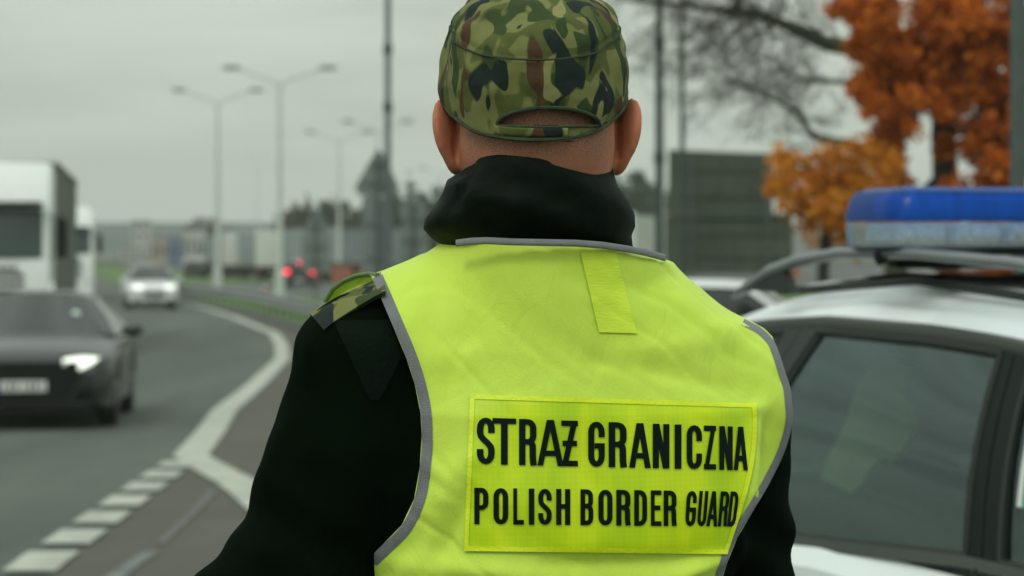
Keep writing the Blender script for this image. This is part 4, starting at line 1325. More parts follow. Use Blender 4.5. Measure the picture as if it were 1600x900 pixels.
# ---- body: head, neck, torso core, arms, hands, legs, one surface
HC = (.024, 2.335, 1.772)
def body(X, Y, Z):
    d = ell_sdf(X, Y, Z, HC, (.0745, .094, .108))
    d = smin(d, ell_sdf(X, Y, Z, (.024, 2.352, 1.720), (.066, .074, .070)), .03)     # jaw
    d = smin(d, ell_sdf(X, Y, Z, (.024, 2.300, 1.728), (.062, .050, .05)), .03)      # nape
    d = smin(d, cap_sdf(X, Y, Z, (.028, 2.340, 1.50), (.024, 2.330, 1.70), .052, .064), .015)
    d = smin(d, ell_sdf(X, Y, Z, (.024, 2.437, 1.752), (.012, .016, .022)), .012)    # nose
    d = smin(d, ell_sdf(X, Y, Z, (.024, 2.418, 1.712), (.024, .012, .010)), .008)    # lips
    d = smin(d, ell_sdf(X, Y, Z, (.024, 2.405, 1.678), (.024, .022, .020)), .015)    # chin
    for s in (-1, 1):
        d = np.maximum(d, -(ell_sdf(X, Y, Z, (.024 + s * .031, 2.434, 1.780), (.017, .014, .011))))
        d = smin(d, ell_sdf(X, Y, Z, (.024 + s * .031, 2.4195, 1.778), (.013, .012, .010)), .003)
        # ear: dished plate flaring from the head
        ex = .024 + s * .0875
        e = ell_sdf(X, Y, Z, (ex, 2.326, 1.747), (.0075, .020, .0315), rz=s * R(32), ry=-s * R(9))
        e = np.maximum(e, -ell_sdf(X, Y, Z, (ex + s * .009, 2.340, 1.748), (.008, .016, .024), rz=s * R(32), ry=-s * R(9)))
        e = smin(e, cap_sdf(X, Y, Z, (.024 + s * .070, 2.342, 1.735), (ex, 2.330, 1.742), .009, .006), .005)
        e = smin(e, ell_sdf(X, Y, Z, (ex - s * .011, 2.332, 1.719), (.008, .011, .012)), .012)  # lobe
        d = smin(d, e, .003)
        d = np.maximum(d, -ell_sdf(X, Y, Z, (.024 + s * .0785, 2.312, 1.742), (.0055, .016, .030), rz=s * R(14)))
    low = torso(X, Y, Z) + .022
    d = smin(d, np.maximum(np.maximum(low, .80 - Z), Z - 1.54), .012)
    for a, b, ra, rb in SH[1:]:
        d = smin(d, cap_sdf(X, Y, Z, a, b, ra - .030, rb - .030), .012)
    for (U, wr_, e2) in ((AL_U, (-.115, 2.51, 1.13), None), (AR_U, (.125, 2.63, 1.13), None)):
        d = smin(d, cap_sdf(X, Y, Z, U[0], U[1], U[2] - .026, .046), .02)
        d = smin(d, cap_sdf(X, Y, Z, U[1], wr_, .042, .027), .02)
    # hands: palm, four curled fingers, thumb
    for s, wr_ in ((1, (-.115, 2.51, 1.13)), (-1, (.125, 2.63, 1.13))):
        wx_, wy_, wz_ = wr_
        dx = .55 * s; dy = .80
        n_ = math.hypot(dx, dy); dx /= n_; dy /= n_
        pc_ = (wx_ + dx * .055, wy_ + dy * .055, wz_ - .003)
        d = smin(d, cap_sdf(X, Y, Z, (wx_, wy_, wz_), pc_, .026, .030), .012)
        for k, ln in enumerate((.040, .046, .043, .034)):
            zo = .028 - k * .019
            a = (wx_ + dx * .080, wy_ + dy * .080, wz_ + zo * .8)
            b = (a[0] + dx * ln * .9, a[1] + dy * ln * .9, a[2] + zo * .2)
            c = (b[0] + dx * ln * .2 + dy * s * .024, b[1] + dy * ln * .2 - abs(dx) * .020, b[2] - .004)
            d = smin(d, cap_sdf(X, Y, Z, a, b, .0095, .0088), .004)
            d = np.minimum(d, cap_sdf(X, Y, Z, b, c, .0088, .0075))
        a = (wx_ + dx * .025, wy_ + dy * .025, wz_ + .022)
        b = (a[0] + dx * .03 + dy * s * .02, a[1] + dy * .03, a[2] + .020)
        c = (b[0] + dx * .03, b[1] + dy * .03, b[2] + .002)
        d = smin(d, cap_sdf(X, Y, Z, a, b, .013, .010), .008)
        d = np.minimum(d, cap_sdf(X, Y, Z, b, c, .010, .008))
    for s in (-1, 1):
        hp = W3(s * .085, 0, .88); kn = W3(s * .11, .02, .48); an = W3(s * .13, -.01, .10)
        d = smin(d, cap_sdf(X, Y, Z, hp, kn, .082, .055), .03)
        d = smin(d, cap_sdf(X, Y, Z, kn, an, .052, .036), .03)
        d = smin(d, cap_sdf(X, Y, Z, an, W3(s * .14, .13, .055), .035, .030), .02)
    return d
V, Q = surface_nets(body, axis_nonuniform([(-.36, -.09, .008), (-.09, .14, .0028), (.14, .34, .008)]),
                    axis_nonuniform([(2.16, 2.22, .008), (2.22, 2.46, .0034), (2.46, 2.50, .008), (2.50, 2.80, .0065)]),
                    axis_nonuniform([(0, 1.02, .018), (1.02, 1.20, .0065), (1.20, 1.62, .018), (1.62, 1.90, .0032)]))
def skin_mat():
    m = mat('skin', (.43, .165, .090), rough=.6, var=.16, scale=22, bump=.10, bscale=200, spec=.25)
    b = m.node_tree.nodes['Principled BSDF']
    b.inputs['Subsurface Weight'].default_value = .25
    b.inputs['Subsurface Radius'].default_value = (.012, .004, .002)
    b.inputs['Subsurface Scale'].default_value = .6
    # shaved hair: fine dark speckle above the nape line
    t = m.node_tree
    tc = N(t, 'ShaderNodeTexCoord'); sp_ = N(t, 'ShaderNodeSeparateXYZ'); t.links.new(tc.outputs['Object'], sp_.inputs[0])
    nl = N(t, 'ShaderNodeTexNoise'); nl.inputs['Scale'].default_value = 70; t.links.new(tc.outputs['Object'], nl.inputs['Vector'])
    ad = N(t, 'ShaderNodeMath', operation='MULTIPLY_ADD'); ad.inputs[1].default_value = .018; t.links.new(nl.outputs['Fac'], ad.inputs[0]); t.links.new(sp_.outputs['Z'], ad.inputs[2])
    mz = N(t, 'ShaderNodeMapRange'); mz.inputs['From Min'].default_value = 1.708; mz.inputs['From Max'].default_value = 1.742; mz.inputs['To Max'].default_value = .9; t.links.new(ad.outputs[0], mz.inputs['Value'])
    my = N(t, 'ShaderNodeMapRange'); my.inputs['From Min'].default_value = .01; my.inputs['From Max'].default_value = -.03; t.links.new(sp_.outputs['Y'], my.inputs['Value'])
    ax_ = N(t, 'ShaderNodeMath', operation='ABSOLUTE'); sx_ = N(t, 'ShaderNodeMath', operation='ADD'); sx_.inputs[1].default_value = .026
    t.links.new(sp_.outputs['X'], sx_.inputs[0]); t.links.new(sx_.outputs[0], ax_.inputs[0])
    mx_ = N(t, 'ShaderNodeMapRange'); mx_.inputs['From Min'].default_value = .076; mx_.inputs['From Max'].default_value = .064; t.links.new(ax_.outputs[0], mx_.inputs['Value'])
    n3 = N(t, 'ShaderNodeTexNoise'); n3.inputs['Scale'].default_value = 900; n3.inputs['Detail'].default_value = 1; t.links.new(tc.outputs['Object'], n3.inputs['Vector'])
    m3 = N(t, 'ShaderNodeMapRange'); m3.inputs['From Min'].default_value = .38; m3.inputs['From Max'].default_value = .60; t.links.new(n3.outputs['Fac'], m3.inputs['Value'])
    p_ = mz.outputs[0]
    for q_ in (my, mx_, m3):
        mm = N(t, 'ShaderNodeMath', operation='MULTIPLY'); t.links.new(p_, mm.inputs[0]); t.links.new(q_.outputs[0], mm.inputs[1]); p_ = mm.outputs[0]
    mc = N(t, 'ShaderNodeMix', data_type='RGBA'); t.links.new(p_, mc.inputs['Factor'])
    src = b.inputs['Base Color'].links[0].from_socket
    t.links.new(src, mc.inputs['A']); mc.inputs['B'].default_value = (.12, .105, .085, 1)
    t.links.new(mc.outputs['Result'], b.inputs['Base Color'])
    return m
M_SKIN = skin_mat()
mesh_obj('body', to_local(V), Q, M_SKIN, man, sharp=0)
bbvh = BVHTree.FromPolygons([Vector(v) for v in V], [tuple(int(i) for i in q) for q in Q])

# trousers and boots
def trousers(X, Y, Z):
    d = np.maximum(torso(X, Y, np.maximum(Z, .9)) + .006, np.maximum(Z - .98, .84 - Z))
    for s in (-1, 1):
        hp = W3(s * .085, 0, .88); kn = W3(s * .11, .02, .48); an = W3(s * .13, -.01, .12)
        d = smin(d, cap_sdf(X, Y, Z, hp, kn, .100, .078), .03)
        d = smin(d, cap_sdf(X, Y, Z, kn, an, .078, .068), .03)
    d = np.maximum(d, .12 - Z)
    return d + .003 * np.sin(Z * 60 + X * 20)
V, Q = surface_nets(trousers, axis_nonuniform([(-.24, .36, .012)]), axis_nonuniform([(2.16, 2.56, .012)]), axis_nonuniform([(.08, 1.0, .014)]))
mesh_obj('trousers', to_local(V), Q, M_JACK2, man, sharp=0)
for s in (-1, 1):
    def boot(X, Y, Z, s=s):
        an = W3(s * .13, -.01, .16)
        d = cap_sdf(X, Y, Z, an, W3(s * .13, -.015, .06), .052, .05)
        d = smin(d, cap_sdf(X, Y, Z, W3(s * .135, .03, .055), W3(s * .15, .15, .045), .050, .045), .03)
        return np.maximum(d, .002 - Z)
    c_ = W3(s * .135, .05, 0)
    V, Q = surface_nets(boot, np.linspace(c_[0] - .16, c_[0] + .16, 34), np.linspace(c_[1] - .18, c_[1] + .22, 42), np.linspace(-.01, .24, 28))
    mesh_obj('boot', to_local(V), Q, mat('boot_leather', (.012, .012, .011), rough=.45), man, sharp=0)

# ---- helper: rays from the photo's viewpoint onto a surface
EYE = Vector((0, 0, CAMZ))
def hit(bvh, px, py, lift=0.0):
    d = Vector(((px - 800) / F, 1, -(py - 361) / F)).normalized()
    p, n, i, dist = bvh.ray_cast(EYE, d)
    if p is None: return None
    return p - d * lift
def proj(V):
    V = np.asarray(V)
    return 800 + V[:, 0] / V[:, 1] * F, 361 - (V[:, 2] - CAMZ) / V[:, 1] * F

# ---- vest surface, star shaped about a point inside the chest
VC = np.array(W3(0, 0, 1.36))
NT, NP = 460, 230
th_ = np.linspace(0, 2 * math.pi, NT, endpoint=False)
ph_ = np.linspace(R(2), R(160), NP)
PH, TH = np.meshgrid(ph_, th_, indexing='ij')
DIR = np.stack([np.sin(PH) * np.cos(TH), np.sin(PH) * np.sin(TH), np.cos(PH)], -1)
lo = np.full(PH.shape, .02); hi = np.full(PH.shape, .02)
t_ = .02; done = np.zeros(PH.shape, bool)
while t_ < .75 and not done.all():
    P_ = VC + DIR * t_
    d_ = vest_base(P_[..., 0], P_[..., 1], P_[..., 2]) - .013
    newly = (~done) & (d_ > 0)
    hi[newly] = t_; done |= newly
    lo[~done] = t_
    t_ += .008
hi[~done] = .75
for _ in range(12):
    mid = (lo + hi) / 2
    P_ = VC + DIR * mid[..., None]
    d_ = vest_base(P_[..., 0], P_[..., 1], P_[..., 2]) - .013
    lo = np.where(d_ <= 0, mid, lo); hi = np.where(d_ > 0, mid, hi)
RV = (lo + hi) / 2
P_ = VC + DIR * RV[..., None]
# folds given as lines on the back: x1,y1,x2,y2,half width,height
FOLDS = [(1010, 430, 1230, 600, 26, .0045), (1060, 400, 1200, 520, 16, -.003), (980, 560, 1215, 505, 22, .003), (900, 545, 1180, 610, 16, -.0025), (660, 590, 760, 540, 26, .004),
         (600, 900, 760, 700, 30, .005), (680, 880, 740, 740, 16, -.004), (1180, 560, 1235, 700, 16, .004), (600, 880, 900, 905, 20, .005), (820, 885, 1100, 880, 18, -.004), (1040, 905, 1130, 875, 14, .006),
         (640, 470, 690, 640, 24, .003), (760, 420, 1000, 395, 18, .003), (700, 600, 735, 500, 14, -.002), (860, 420, 1100, 470, 20, -.0025), (1185, 640, 1165, 860, 12, .006), (1205, 640, 1180, 780, 8, -.004),
         (620, 700, 720, 760, 22, .003), (580, 930, 680, 800, 20, -.005)]
XP, YP = proj(P_.reshape(-1, 3)); XP = XP.reshape(PH.shape); YP = YP.reshape(PH.shape)
facing = (P_[..., 1] - PY0) * cR - (P_[..., 0] - PX0) * sR < .03
add = np.zeros(PH.shape)
for x1, y1, x2, y2, hw, hh in FOLDS:
    L2 = (x2 - x1) ** 2 + (y2 - y1) ** 2
    t = np.clip(((XP - x1) * (x2 - x1) + (YP - y1) * (y2 - y1)) / L2, 0, 1)
    dd = np.hypot(XP - x1 - t * (x2 - x1), YP - y1 - t * (y2 - y1)) / hw
    add += np.where(facing, 1.5 * hh * np.exp(-dd ** 2) * (np.sin(math.pi * np.clip(t, .05, .95)) ** .5), 0)
nzv = np.array([[pnoise(p, 7) * .007 + pnoise(p * np.array([1, 1, .55]) + 3, 16) * .0055 + pnoise(p + 8, 40) * .0012 - .0018 * max(0, 1 - 9 * abs(pnoise(p * np.array([.8, .8, 1.5]) + np.array([p[2], 0, p[0]]) * 1.2 + 20, 9))) for p in row] for row in P_])
RV = RV + add + nzv * (1 - .6 * np.clip((YP - 560) / 70, 0, 1) * np.clip((930 - YP) / 60, 0, 1) * np.clip((XP - 690) / 60, 0, 1) * np.clip((1230 - XP) / 60, 0, 1))
P_ = VC + DIR * RV[..., None]
VP = P_.reshape(-1, 3)
vid = np.arange(NT * NP).reshape(NP, NT)
quads = np.stack([vid[:-1], vid[1:], np.roll(vid[1:], -1, 1), np.roll(vid[:-1], -1, 1)], -1).reshape(-1, 4)
vbvh = BVHTree.FromPolygons([Vector(v) for v in VP], [tuple(int(i) for i in q) for q in quads])
XP, YP = proj(VP)
rr_ = (VP[:, 0] - PX0) * cR + (VP[:, 1] - PY0) * sR
ff_ = -(VP[:, 0] - PX0) * sR + (VP[:, 1] - PY0) * cR
LE = [(566, 423), (580, 431), (592, 458), (612, 505), (635, 560), (648, 600), (657, 645), (659, 680), (656, 730), (647, 780), (628, 820), (597, 852), (576, 872), (560, 905), (545, 960), (540, 1100)]
RE = [(1200, 455), (1200, 490), (1204, 518), (1217, 556), (1234, 606), (1239, 650), (1228, 700), (1205, 750), (1176, 800), (1152, 840), (1136, 880), (1122, 925), (1115, 960), (1110, 1100)]
ly = np.array([p[1] for p in LE]); lxx = np.array([p[0] for p in LE])
ry_ = np.array([p[1] for p in RE]); rxx = np.array([p[0] for p in RE])
back = ff_ < .02
el = np.interp(YP, ly, lxx, left=-1e4)
er = np.interp(YP, ry_, rxx, left=1e5)
neck = (((VP[:, 0] - .042) / .103) ** 2 + ((VP[:, 1] - 2.345) / .086) ** 2 < 1) & (VP[:, 2] > 1.56) & ~back
neck |= back & (YP < np.interp(XP, [700, 760, 850, 940, 980, 1040], [377, 374, 377, 381, 386, 399])) & (XP > 706) & (XP < 1036) & (VP[:, 2] > 1.56)
zz = VP[:, 2]
keep_back = back & (XP > el - 2) & (XP < er + 2)
keep_back &= ~((YP < 431) & (rr_ < -.205))
fl = np.interp(zz, [1.0, 1.30, 1.36, 1.45, 1.52, 1.60], [-.30, -.30, -.13, -.12, -.15, -.20])
fr_ = np.interp(zz, [1.0, 1.28, 1.34, 1.45, 1.52, 1.60], [.30, .30, .15, .14, .16, .20])
keep_front = (~back) & (rr_ > fl) & (rr_ < fr_) & ~((ff_ > .03) & (np.abs(rr_) < (zz - 1.44) * .6))
keep = (keep_back | keep_front) & ~neck & (zz > 1.02)
fk = keep[quads].all(1)
# pull the boundary vertices of the back onto the traced edges
Qk = quads[fk]
e = np.concatenate([Qk[:, [0, 1]], Qk[:, [1, 2]], Qk[:, [2, 3]], Qk[:, [3, 0]]]); e.sort(1)
ue, ct = np.unique(e, axis=0, return_counts=True)
bv = np.unique(ue[ct == 1])
used = np.unique(Qk); remap = -np.ones(len(VP), int); remap[used] = np.arange(len(used))
VV = VP.copy()
for i in bv:
    if back[i] and 425 < YP[i] < 1080:
        if abs(XP[i] - el[i]) < 14: q = hit(vbvh, el[i], YP[i])
        elif abs(XP[i] - er[i]) < 14: q = hit(vbvh, er[i], YP[i])
        else: q = None
        if q is not None and (Vector(VP[i]) - q).length < .03: VV[i] = q
    if zz[i] < 1.05: VV[i][2] = 1.022
def vest_mat():
    m = bpy.data.materials.new('hivis_cloth'); m.use_nodes = True
    t = m.node_tree; b = t.nodes['Principled BSDF']
    b.inputs['Roughness'].default_value = .6
    b.inputs['Specular IOR Level'].default_value = .25
    b.inputs['Sheen Weight'].default_value = .1
    tc = N(t, 'ShaderNodeTexCoord')
    nz = N(t, 'ShaderNodeTexNoise'); nz.inputs['Scale'].default_value = 12; nz.inputs['Detail'].default_value = 3
    t.links.new(tc.outputs['Object'], nz.inputs['Vector'])
    r = N(t, 'ShaderNodeValToRGB')
    r.color_ramp.elements[0].color = (.55, .76, .072, 1); r.color_ramp.elements[1].color = (.60, .82, .092, 1)
    t.links.new(nz.outputs['Fac'], r.inputs[0]); t.links.new(r.outputs[0], b.inputs['Base Color'])
    # fine knit and soft crumple
    w1 = N(t, 'ShaderNodeTexNoise'); w1.inputs['Scale'].default_value = 28; w1.inputs['Detail'].default_value = 6; w1.inputs['Distortion'].default_value = .6
    mp = N(t, 'ShaderNodeMapping'); mp.inputs['Scale'].default_value = (1.4, 1.4, .7); mp.inputs['Rotation'].default_value = (.2, .5, 0)
    t.links.new(tc.outputs['Object'], mp.inputs[0]); t.links.new(mp.outputs[0], w1.inputs['Vector'])
    b1 = N(t, 'ShaderNodeBump'); b1.inputs['Strength'].default_value = .45; b1.inputs['Distance'].default_value = .006
    t.links.new(w1.outputs['Fac'], b1.inputs['Height'])
    w2 = N(t, 'ShaderNodeTexNoise'); w2.inputs['Scale'].default_value = 700; w2.inputs['Detail'].default_value = 1
    t.links.new(tc.outputs['Object'], w2.inputs['Vector'])
    b2 = N(t, 'ShaderNodeBump'); b2.inputs['Strength'].default_value = .28; b2.inputs['Distance'].default_value = .0009
    t.links.new(w2.outputs['Fac'], b2.inputs['Height']); t.links.new(b1.outputs[0], b2.inputs['Normal'])
    t.links.new(b2.outputs[0], b.inputs['Normal'])
    tr = N(t, 'ShaderNodeBsdfTranslucent'); tr.inputs[0].default_value = (.4, .75, .03, 1)
    ms = N(t, 'ShaderNodeMixShader'); ms.inputs[0].default_value = .05
    t.links.new(b.outputs[0], ms.inputs[1]); t.links.new(tr.outputs[0], ms.inputs[2])
    t.links.new(ms.outputs[0], t.nodes['Material Output'].inputs[0])
    return m
M_VEST = vest_mat()
M_TRIM = mat('grey_binding', (.165, .175, .18), rough=.5, var=.08, scale=60, bump=.4, bscale=900)
vest = mesh_obj('vest', to_local(VV[used]), remap[Qk], M_VEST, man, sharp=0)

# binding along the armholes: ribbon laid on the vest, offset inward
def ribbon(px_pts, wpx, lift, name, m, parent, inward=1, ends=None, n=70, bvh=None, th=.0022):
    A = np.array(px_pts, float)
    seg = np.r_[0, np.cumsum(np.hypot(*np.diff(A, axis=0).T))]
    # smooth resample
    t = np.linspace(0, seg[-1], n)
    def cr_int(col):
        k = np.gradient(A[:, col], seg)
        o_ = []
        for x in t:
            i = min(max(np.searchsorted(seg, x) - 1, 0), len(seg) - 2)
            h = seg[i + 1] - seg[i]; u = (x - seg[i]) / h
            o_.append((2 * u ** 3 - 3 * u ** 2 + 1) * A[i, col] + (u ** 3 - 2 * u ** 2 + u) * h * k[i] + (-2 * u ** 3 + 3 * u ** 2) * A[i + 1, col] + (u ** 3 - u ** 2) * h * k[i + 1])
        return np.array(o_)
    X_, Y_ = cr_int(0), cr_int(1)
    dx, dy = np.gradient(X_), np.gradient(Y_)
    L_ = np.hypot(dx, dy); nx, ny = -dy / L_ * inward, dx / L_ * inward
    rows = []
    for i in range(n):
        for sh_ in range(0, 24, 2):
            if hit(bvh or vbvh, X_[i] + nx[i] * sh_, Y_[i] + ny[i] * sh_) is not None: break
        sh_ = sh_ if sh_ < 2 else sh_ + 1
        X_[i] += nx[i] * sh_; Y_[i] += ny[i] * sh_
        shifted = sh_ >= 2
        outer = hit(bvh or vbvh, X_[i], Y_[i]); mid = hit(bvh or vbvh, X_[i] + nx[i] * wpx / 2, Y_[i] + ny[i] * wpx / 2); inn = hit(bvh or vbvh, X_[i] + nx[i] * wpx, Y_[i] + ny[i] * wpx)
        if None in (outer, mid, inn): continue
        if (outer - mid).length > 1.3 * (mid - inn).length: outer = mid + (mid - inn) * 1.0
        if (outer - inn).length > .06: continue
        toward = (EYE - mid).normalized()
        rows.append([outer - toward * th, outer + toward * (lift * .6), outer * .8 + inn * .2 + toward * lift * .9, mid + toward * lift * 1.0, outer * .2 + inn * .8 + toward * lift * .9, inn + toward * lift * .5, inn - toward * th])
    mb = MB().grid([[p - PLOC for p in r] for r in rows])
    return mb.build(name, m, parent, sharp=50)
ribbon(LE[1:13], 17, .0016, 'binding', M_TRIM, vest, inward=-1)
def sil(y):
    a, b = 1000.0, 1330.0
    for _ in range(14):
        m_ = (a + b) / 2
        if hit(vbvh, m_, y) is not None: a = m_
        else: b = m_
    return a
ribbon([(min(sil(y) - 2.5, float(np.interp(y, [490, 515, 556, 606, 650], [1176, 1203, 1219, 1235, 1240]))), y) for y in (498, 515, 535, 556, 580, 606, 630)] + [(1239, 652)] + RE[6:13], 11, .0016, 'binding', M_TRIM, vest, inward=1)
# neckline binding: a bent band standing round the collar
nb = [(712, 380), (735, 377), (760, 376), (800, 378), (850, 379), (900, 380), (940, 383), (980, 389), (1010, 395), (1040, 403)]
def nb_y(a, b, u):
    y = 2.262 + .065 * abs(2 * u - 1) ** 2.2 + .03 * (u - .5)
    xx_ = wx(a, y)
    if abs((xx_ - .02) / .108) < 1: y = min(y, 2.343 - .108 * math.sqrt(1 - ((xx_ - .02) / .108) ** 2) - .006)
    for q_ in (hit(vbvh, a, b + 6), hit(vbvh, a, b + 14)):
        if q_ is not None: y = min(y, q_.y - .0035)
    return y
G = []
for i, (a, b) in enumerate(nb):
    u = i / (len(nb) - 1)
    y = nb_y(a, b, u)
    p0 = wpt(a, b - 5.5, y); p1 = wpt(a, b + 5.5, y - .002)
    bk = Vector((0, .004, 0)); fw = Vector((0, -.0015, 0))
    G.append([p0 + bk, p0, p0 * .7 + p1 * .3 + fw, p0 * .3 + p1 * .7 + fw, p1, p1 + bk])
MB().grid([[p - PLOC for p in r] for r in G]).build('neck_binding', M_TRIM, vest, sharp=0)
# left front strap standing off the shoulder
outer = [(508, 472), (520, 452), (536, 440), (556, 431), (577, 428), (590, 430)]
inner = [(520, 476), (533, 464), (547, 456), (565, 450), (582, 446), (592, 446)]
G = []
for i, ((a, b), (c, d)) in enumerate(zip(outer, inner)):
    yy = 2.375 - .06 * (i / 5) ** 1.5
    p = wpt(a, b, yy); q = wpt(c, d + 12, yy - .012)
    G.append([p, p * .6 + q * .4 + Vector((0, .012, 0)), q])
MB().grid([[p - PLOC for p in r] for r in G]).build('front_strap', M_VEST, vest, sharp=0)
MB().tube([wpt(a, b, 2.375 - .06 * (i / 5) ** 1.5) - PLOC for i, (a, b) in enumerate(outer)], .0024, 8).build('binding', mat('olive_binding', (.10, .16, .05), rough=.6), vest)

# ---- decals sewn on the back
def decal(corners, nu, nv, lift, name, m, parent, wob=0):
    (a, b, c, d) = [Vector(p + (0,)) for p in corners]   # tl, tr, br, bl in px
    G = []
    last = None
    for i in range(nv + 1):
        v = i / nv; row = []
        for j in range(nu + 1):
            u = j / nu
            p = (a * (1 - u) + b * u) * (1 - v) + (d * (1 - u) + c * u) * v
            if wob: p.x += bulge(p.x, p.y)
            q = hit(vbvh, p.x, p.y, lift)
            if q is None: q = last
            last = q; row.append(q - PLOC)
        G.append(row)
    return MB().grid(G).build(name, m, parent, sharp=0)
def panel_mat(name, ca, cb, grid_scale=330):
    m = bpy.data.materials.new(name); m.use_nodes = True
    t = m.node_tree; b = t.nodes['Principled BSDF']
    b.inputs['Roughness'].default_value = .38
    b.inputs['Specular IOR Level'].default_value = .4
    tc = N(t, 'ShaderNodeTexCoord'); mp = N(t, 'ShaderNodeMapping'); mp.inputs['Rotation'].default_value = (0, 0, -PSI)
    t.links.new(tc.outputs['Object'], mp.inputs[0])
    vals = []
    for ax_, sc in (('X', 170), ('Z', 170)):
        wv = N(t, 'ShaderNodeTexWave', wave_type='BANDS', bands_direction=ax_, wave_profile='SAW')
        wv.inputs['Scale'].default_value = 62; wv.inputs['Distortion'].default_value = .4; wv.inputs['Detail'].default_value = 1
        t.links.new(mp.outputs[0], wv.inputs['Vector']); vals.append(wv)
    mxm = N(t, 'ShaderNodeMath', operation='MAXIMUM')
    pw = []
    for wv in vals:
        p_ = N(t, 'ShaderNodeMath', operation='POWER'); p_.inputs[1].default_value = 5
        t.links.new(wv.outputs['Fac'], p_.inputs[0]); pw.append(p_)
    t.links.new(pw[0].outputs[0], mxm.inputs[0]); t.links.new(pw[1].outputs[0], mxm.inputs[1])
    nz = N(t, 'ShaderNodeTexNoise'); nz.inputs['Scale'].default_value = 14; nz.inputs['Detail'].default_value = 4
    mp2 = N(t, 'ShaderNodeMapping'); mp2.inputs['Scale'].default_value = (2.2, 1, .5)
    t.links.new(tc.outputs['Object'], mp2.inputs[0]); t.links.new(mp2.outputs[0], nz.inputs['Vector'])
    r = N(t, 'ShaderNodeValToRGB'); r.color_ramp.elements[0].position = .36; r.color_ramp.elements[1].position = .64
    r.color_ramp.elements[0].color = ca + (1,); r.color_ramp.elements[1].color = cb + (1,)
    t.links.new(nz.outputs['Fac'], r.inputs[0])
    mx = N(t, 'ShaderNodeMix', data_type='RGBA', blend_type='MULTIPLY')
    ml = N(t, 'ShaderNodeMath', operation='MULTIPLY'); ml.inputs[1].default_value = .30
    t.links.new(mxm.outputs[0], ml.inputs[0]); t.links.new(ml.outputs[0], mx.inputs['Factor'])
    t.links.new(r.outputs[0], mx.inputs['A']); mx.inputs['B'].default_value = (.62, .78, .5, 1)
    t.links.new(mx.outputs['Result'], b.inputs['Base Color'])
    bp = N(t, 'ShaderNodeBump'); bp.inputs['Strength'].default_value = .3; bp.inputs['Distance'].default_value = .003
    t.links.new(nz.outputs['Fac'], bp.inputs['Height']); t.links.new(bp.outputs[0], b.inputs['Normal'])
    return m
M_PANEL = panel_mat('reflective_panel', (.44, .66, .003), (.62, .80, .003))
M_PANB = mat('panel_hem', (.66, .82, .006), rough=.45, var=.05, scale=30, bump=.15, bscale=300)
M_TAB = mat('loop_strip', (.60, .80, .045), rough=.75, var=.04, scale=40, bump=.12, bscale=150, stretch=(1, 1, 4))
PTL, PTR, PBR, PBL = (735, 616), (1180, 630), (1137, 866), (725, 861)
def bulge(x, y):
    v = min(1, max(0, (y - 622) / 241)); u = min(1, max(0, (x - 730) / 430))
    return 15 * math.sin(math.pi * v ** .9) * u ** 3
panel = decal((PTL, PTR, PBR, PBL), 90, 50, .0022, 'reflective_panel', M_PANEL, vest, wob=1)
def lerp2(u, v):
    return (((PTL[0] * (1 - u) + PTR[0] * u) * (1 - v) + (PBL[0] * (1 - u) + PBR[0] * u) * v), ((PTL[1] * (1 - u) + PTR[1] * u) * (1 - v) + (PBL[1] * (1 - u) + PBR[1] * u) * v))
for (u0, v0, u1, v1) in ((0, 0, 1, .030), (0, .970, 1, 1), (0, 0, .016, 1), (.984, 0, 1, 1)):
    decal((lerp2(u0, v0), lerp2(u1, v0), lerp2(u1, v1), lerp2(u0, v1)), 60 if u1 - u0 > .5 else 3, 40 if v1 - v0 > .5 else 3, .0030, 'hem', M_PANB, panel, wob=1)
decal(((906, 390), (962, 392), (996, 521), (936, 519)), 12, 26, .0018, 'loop_strip', M_TAB, vest)

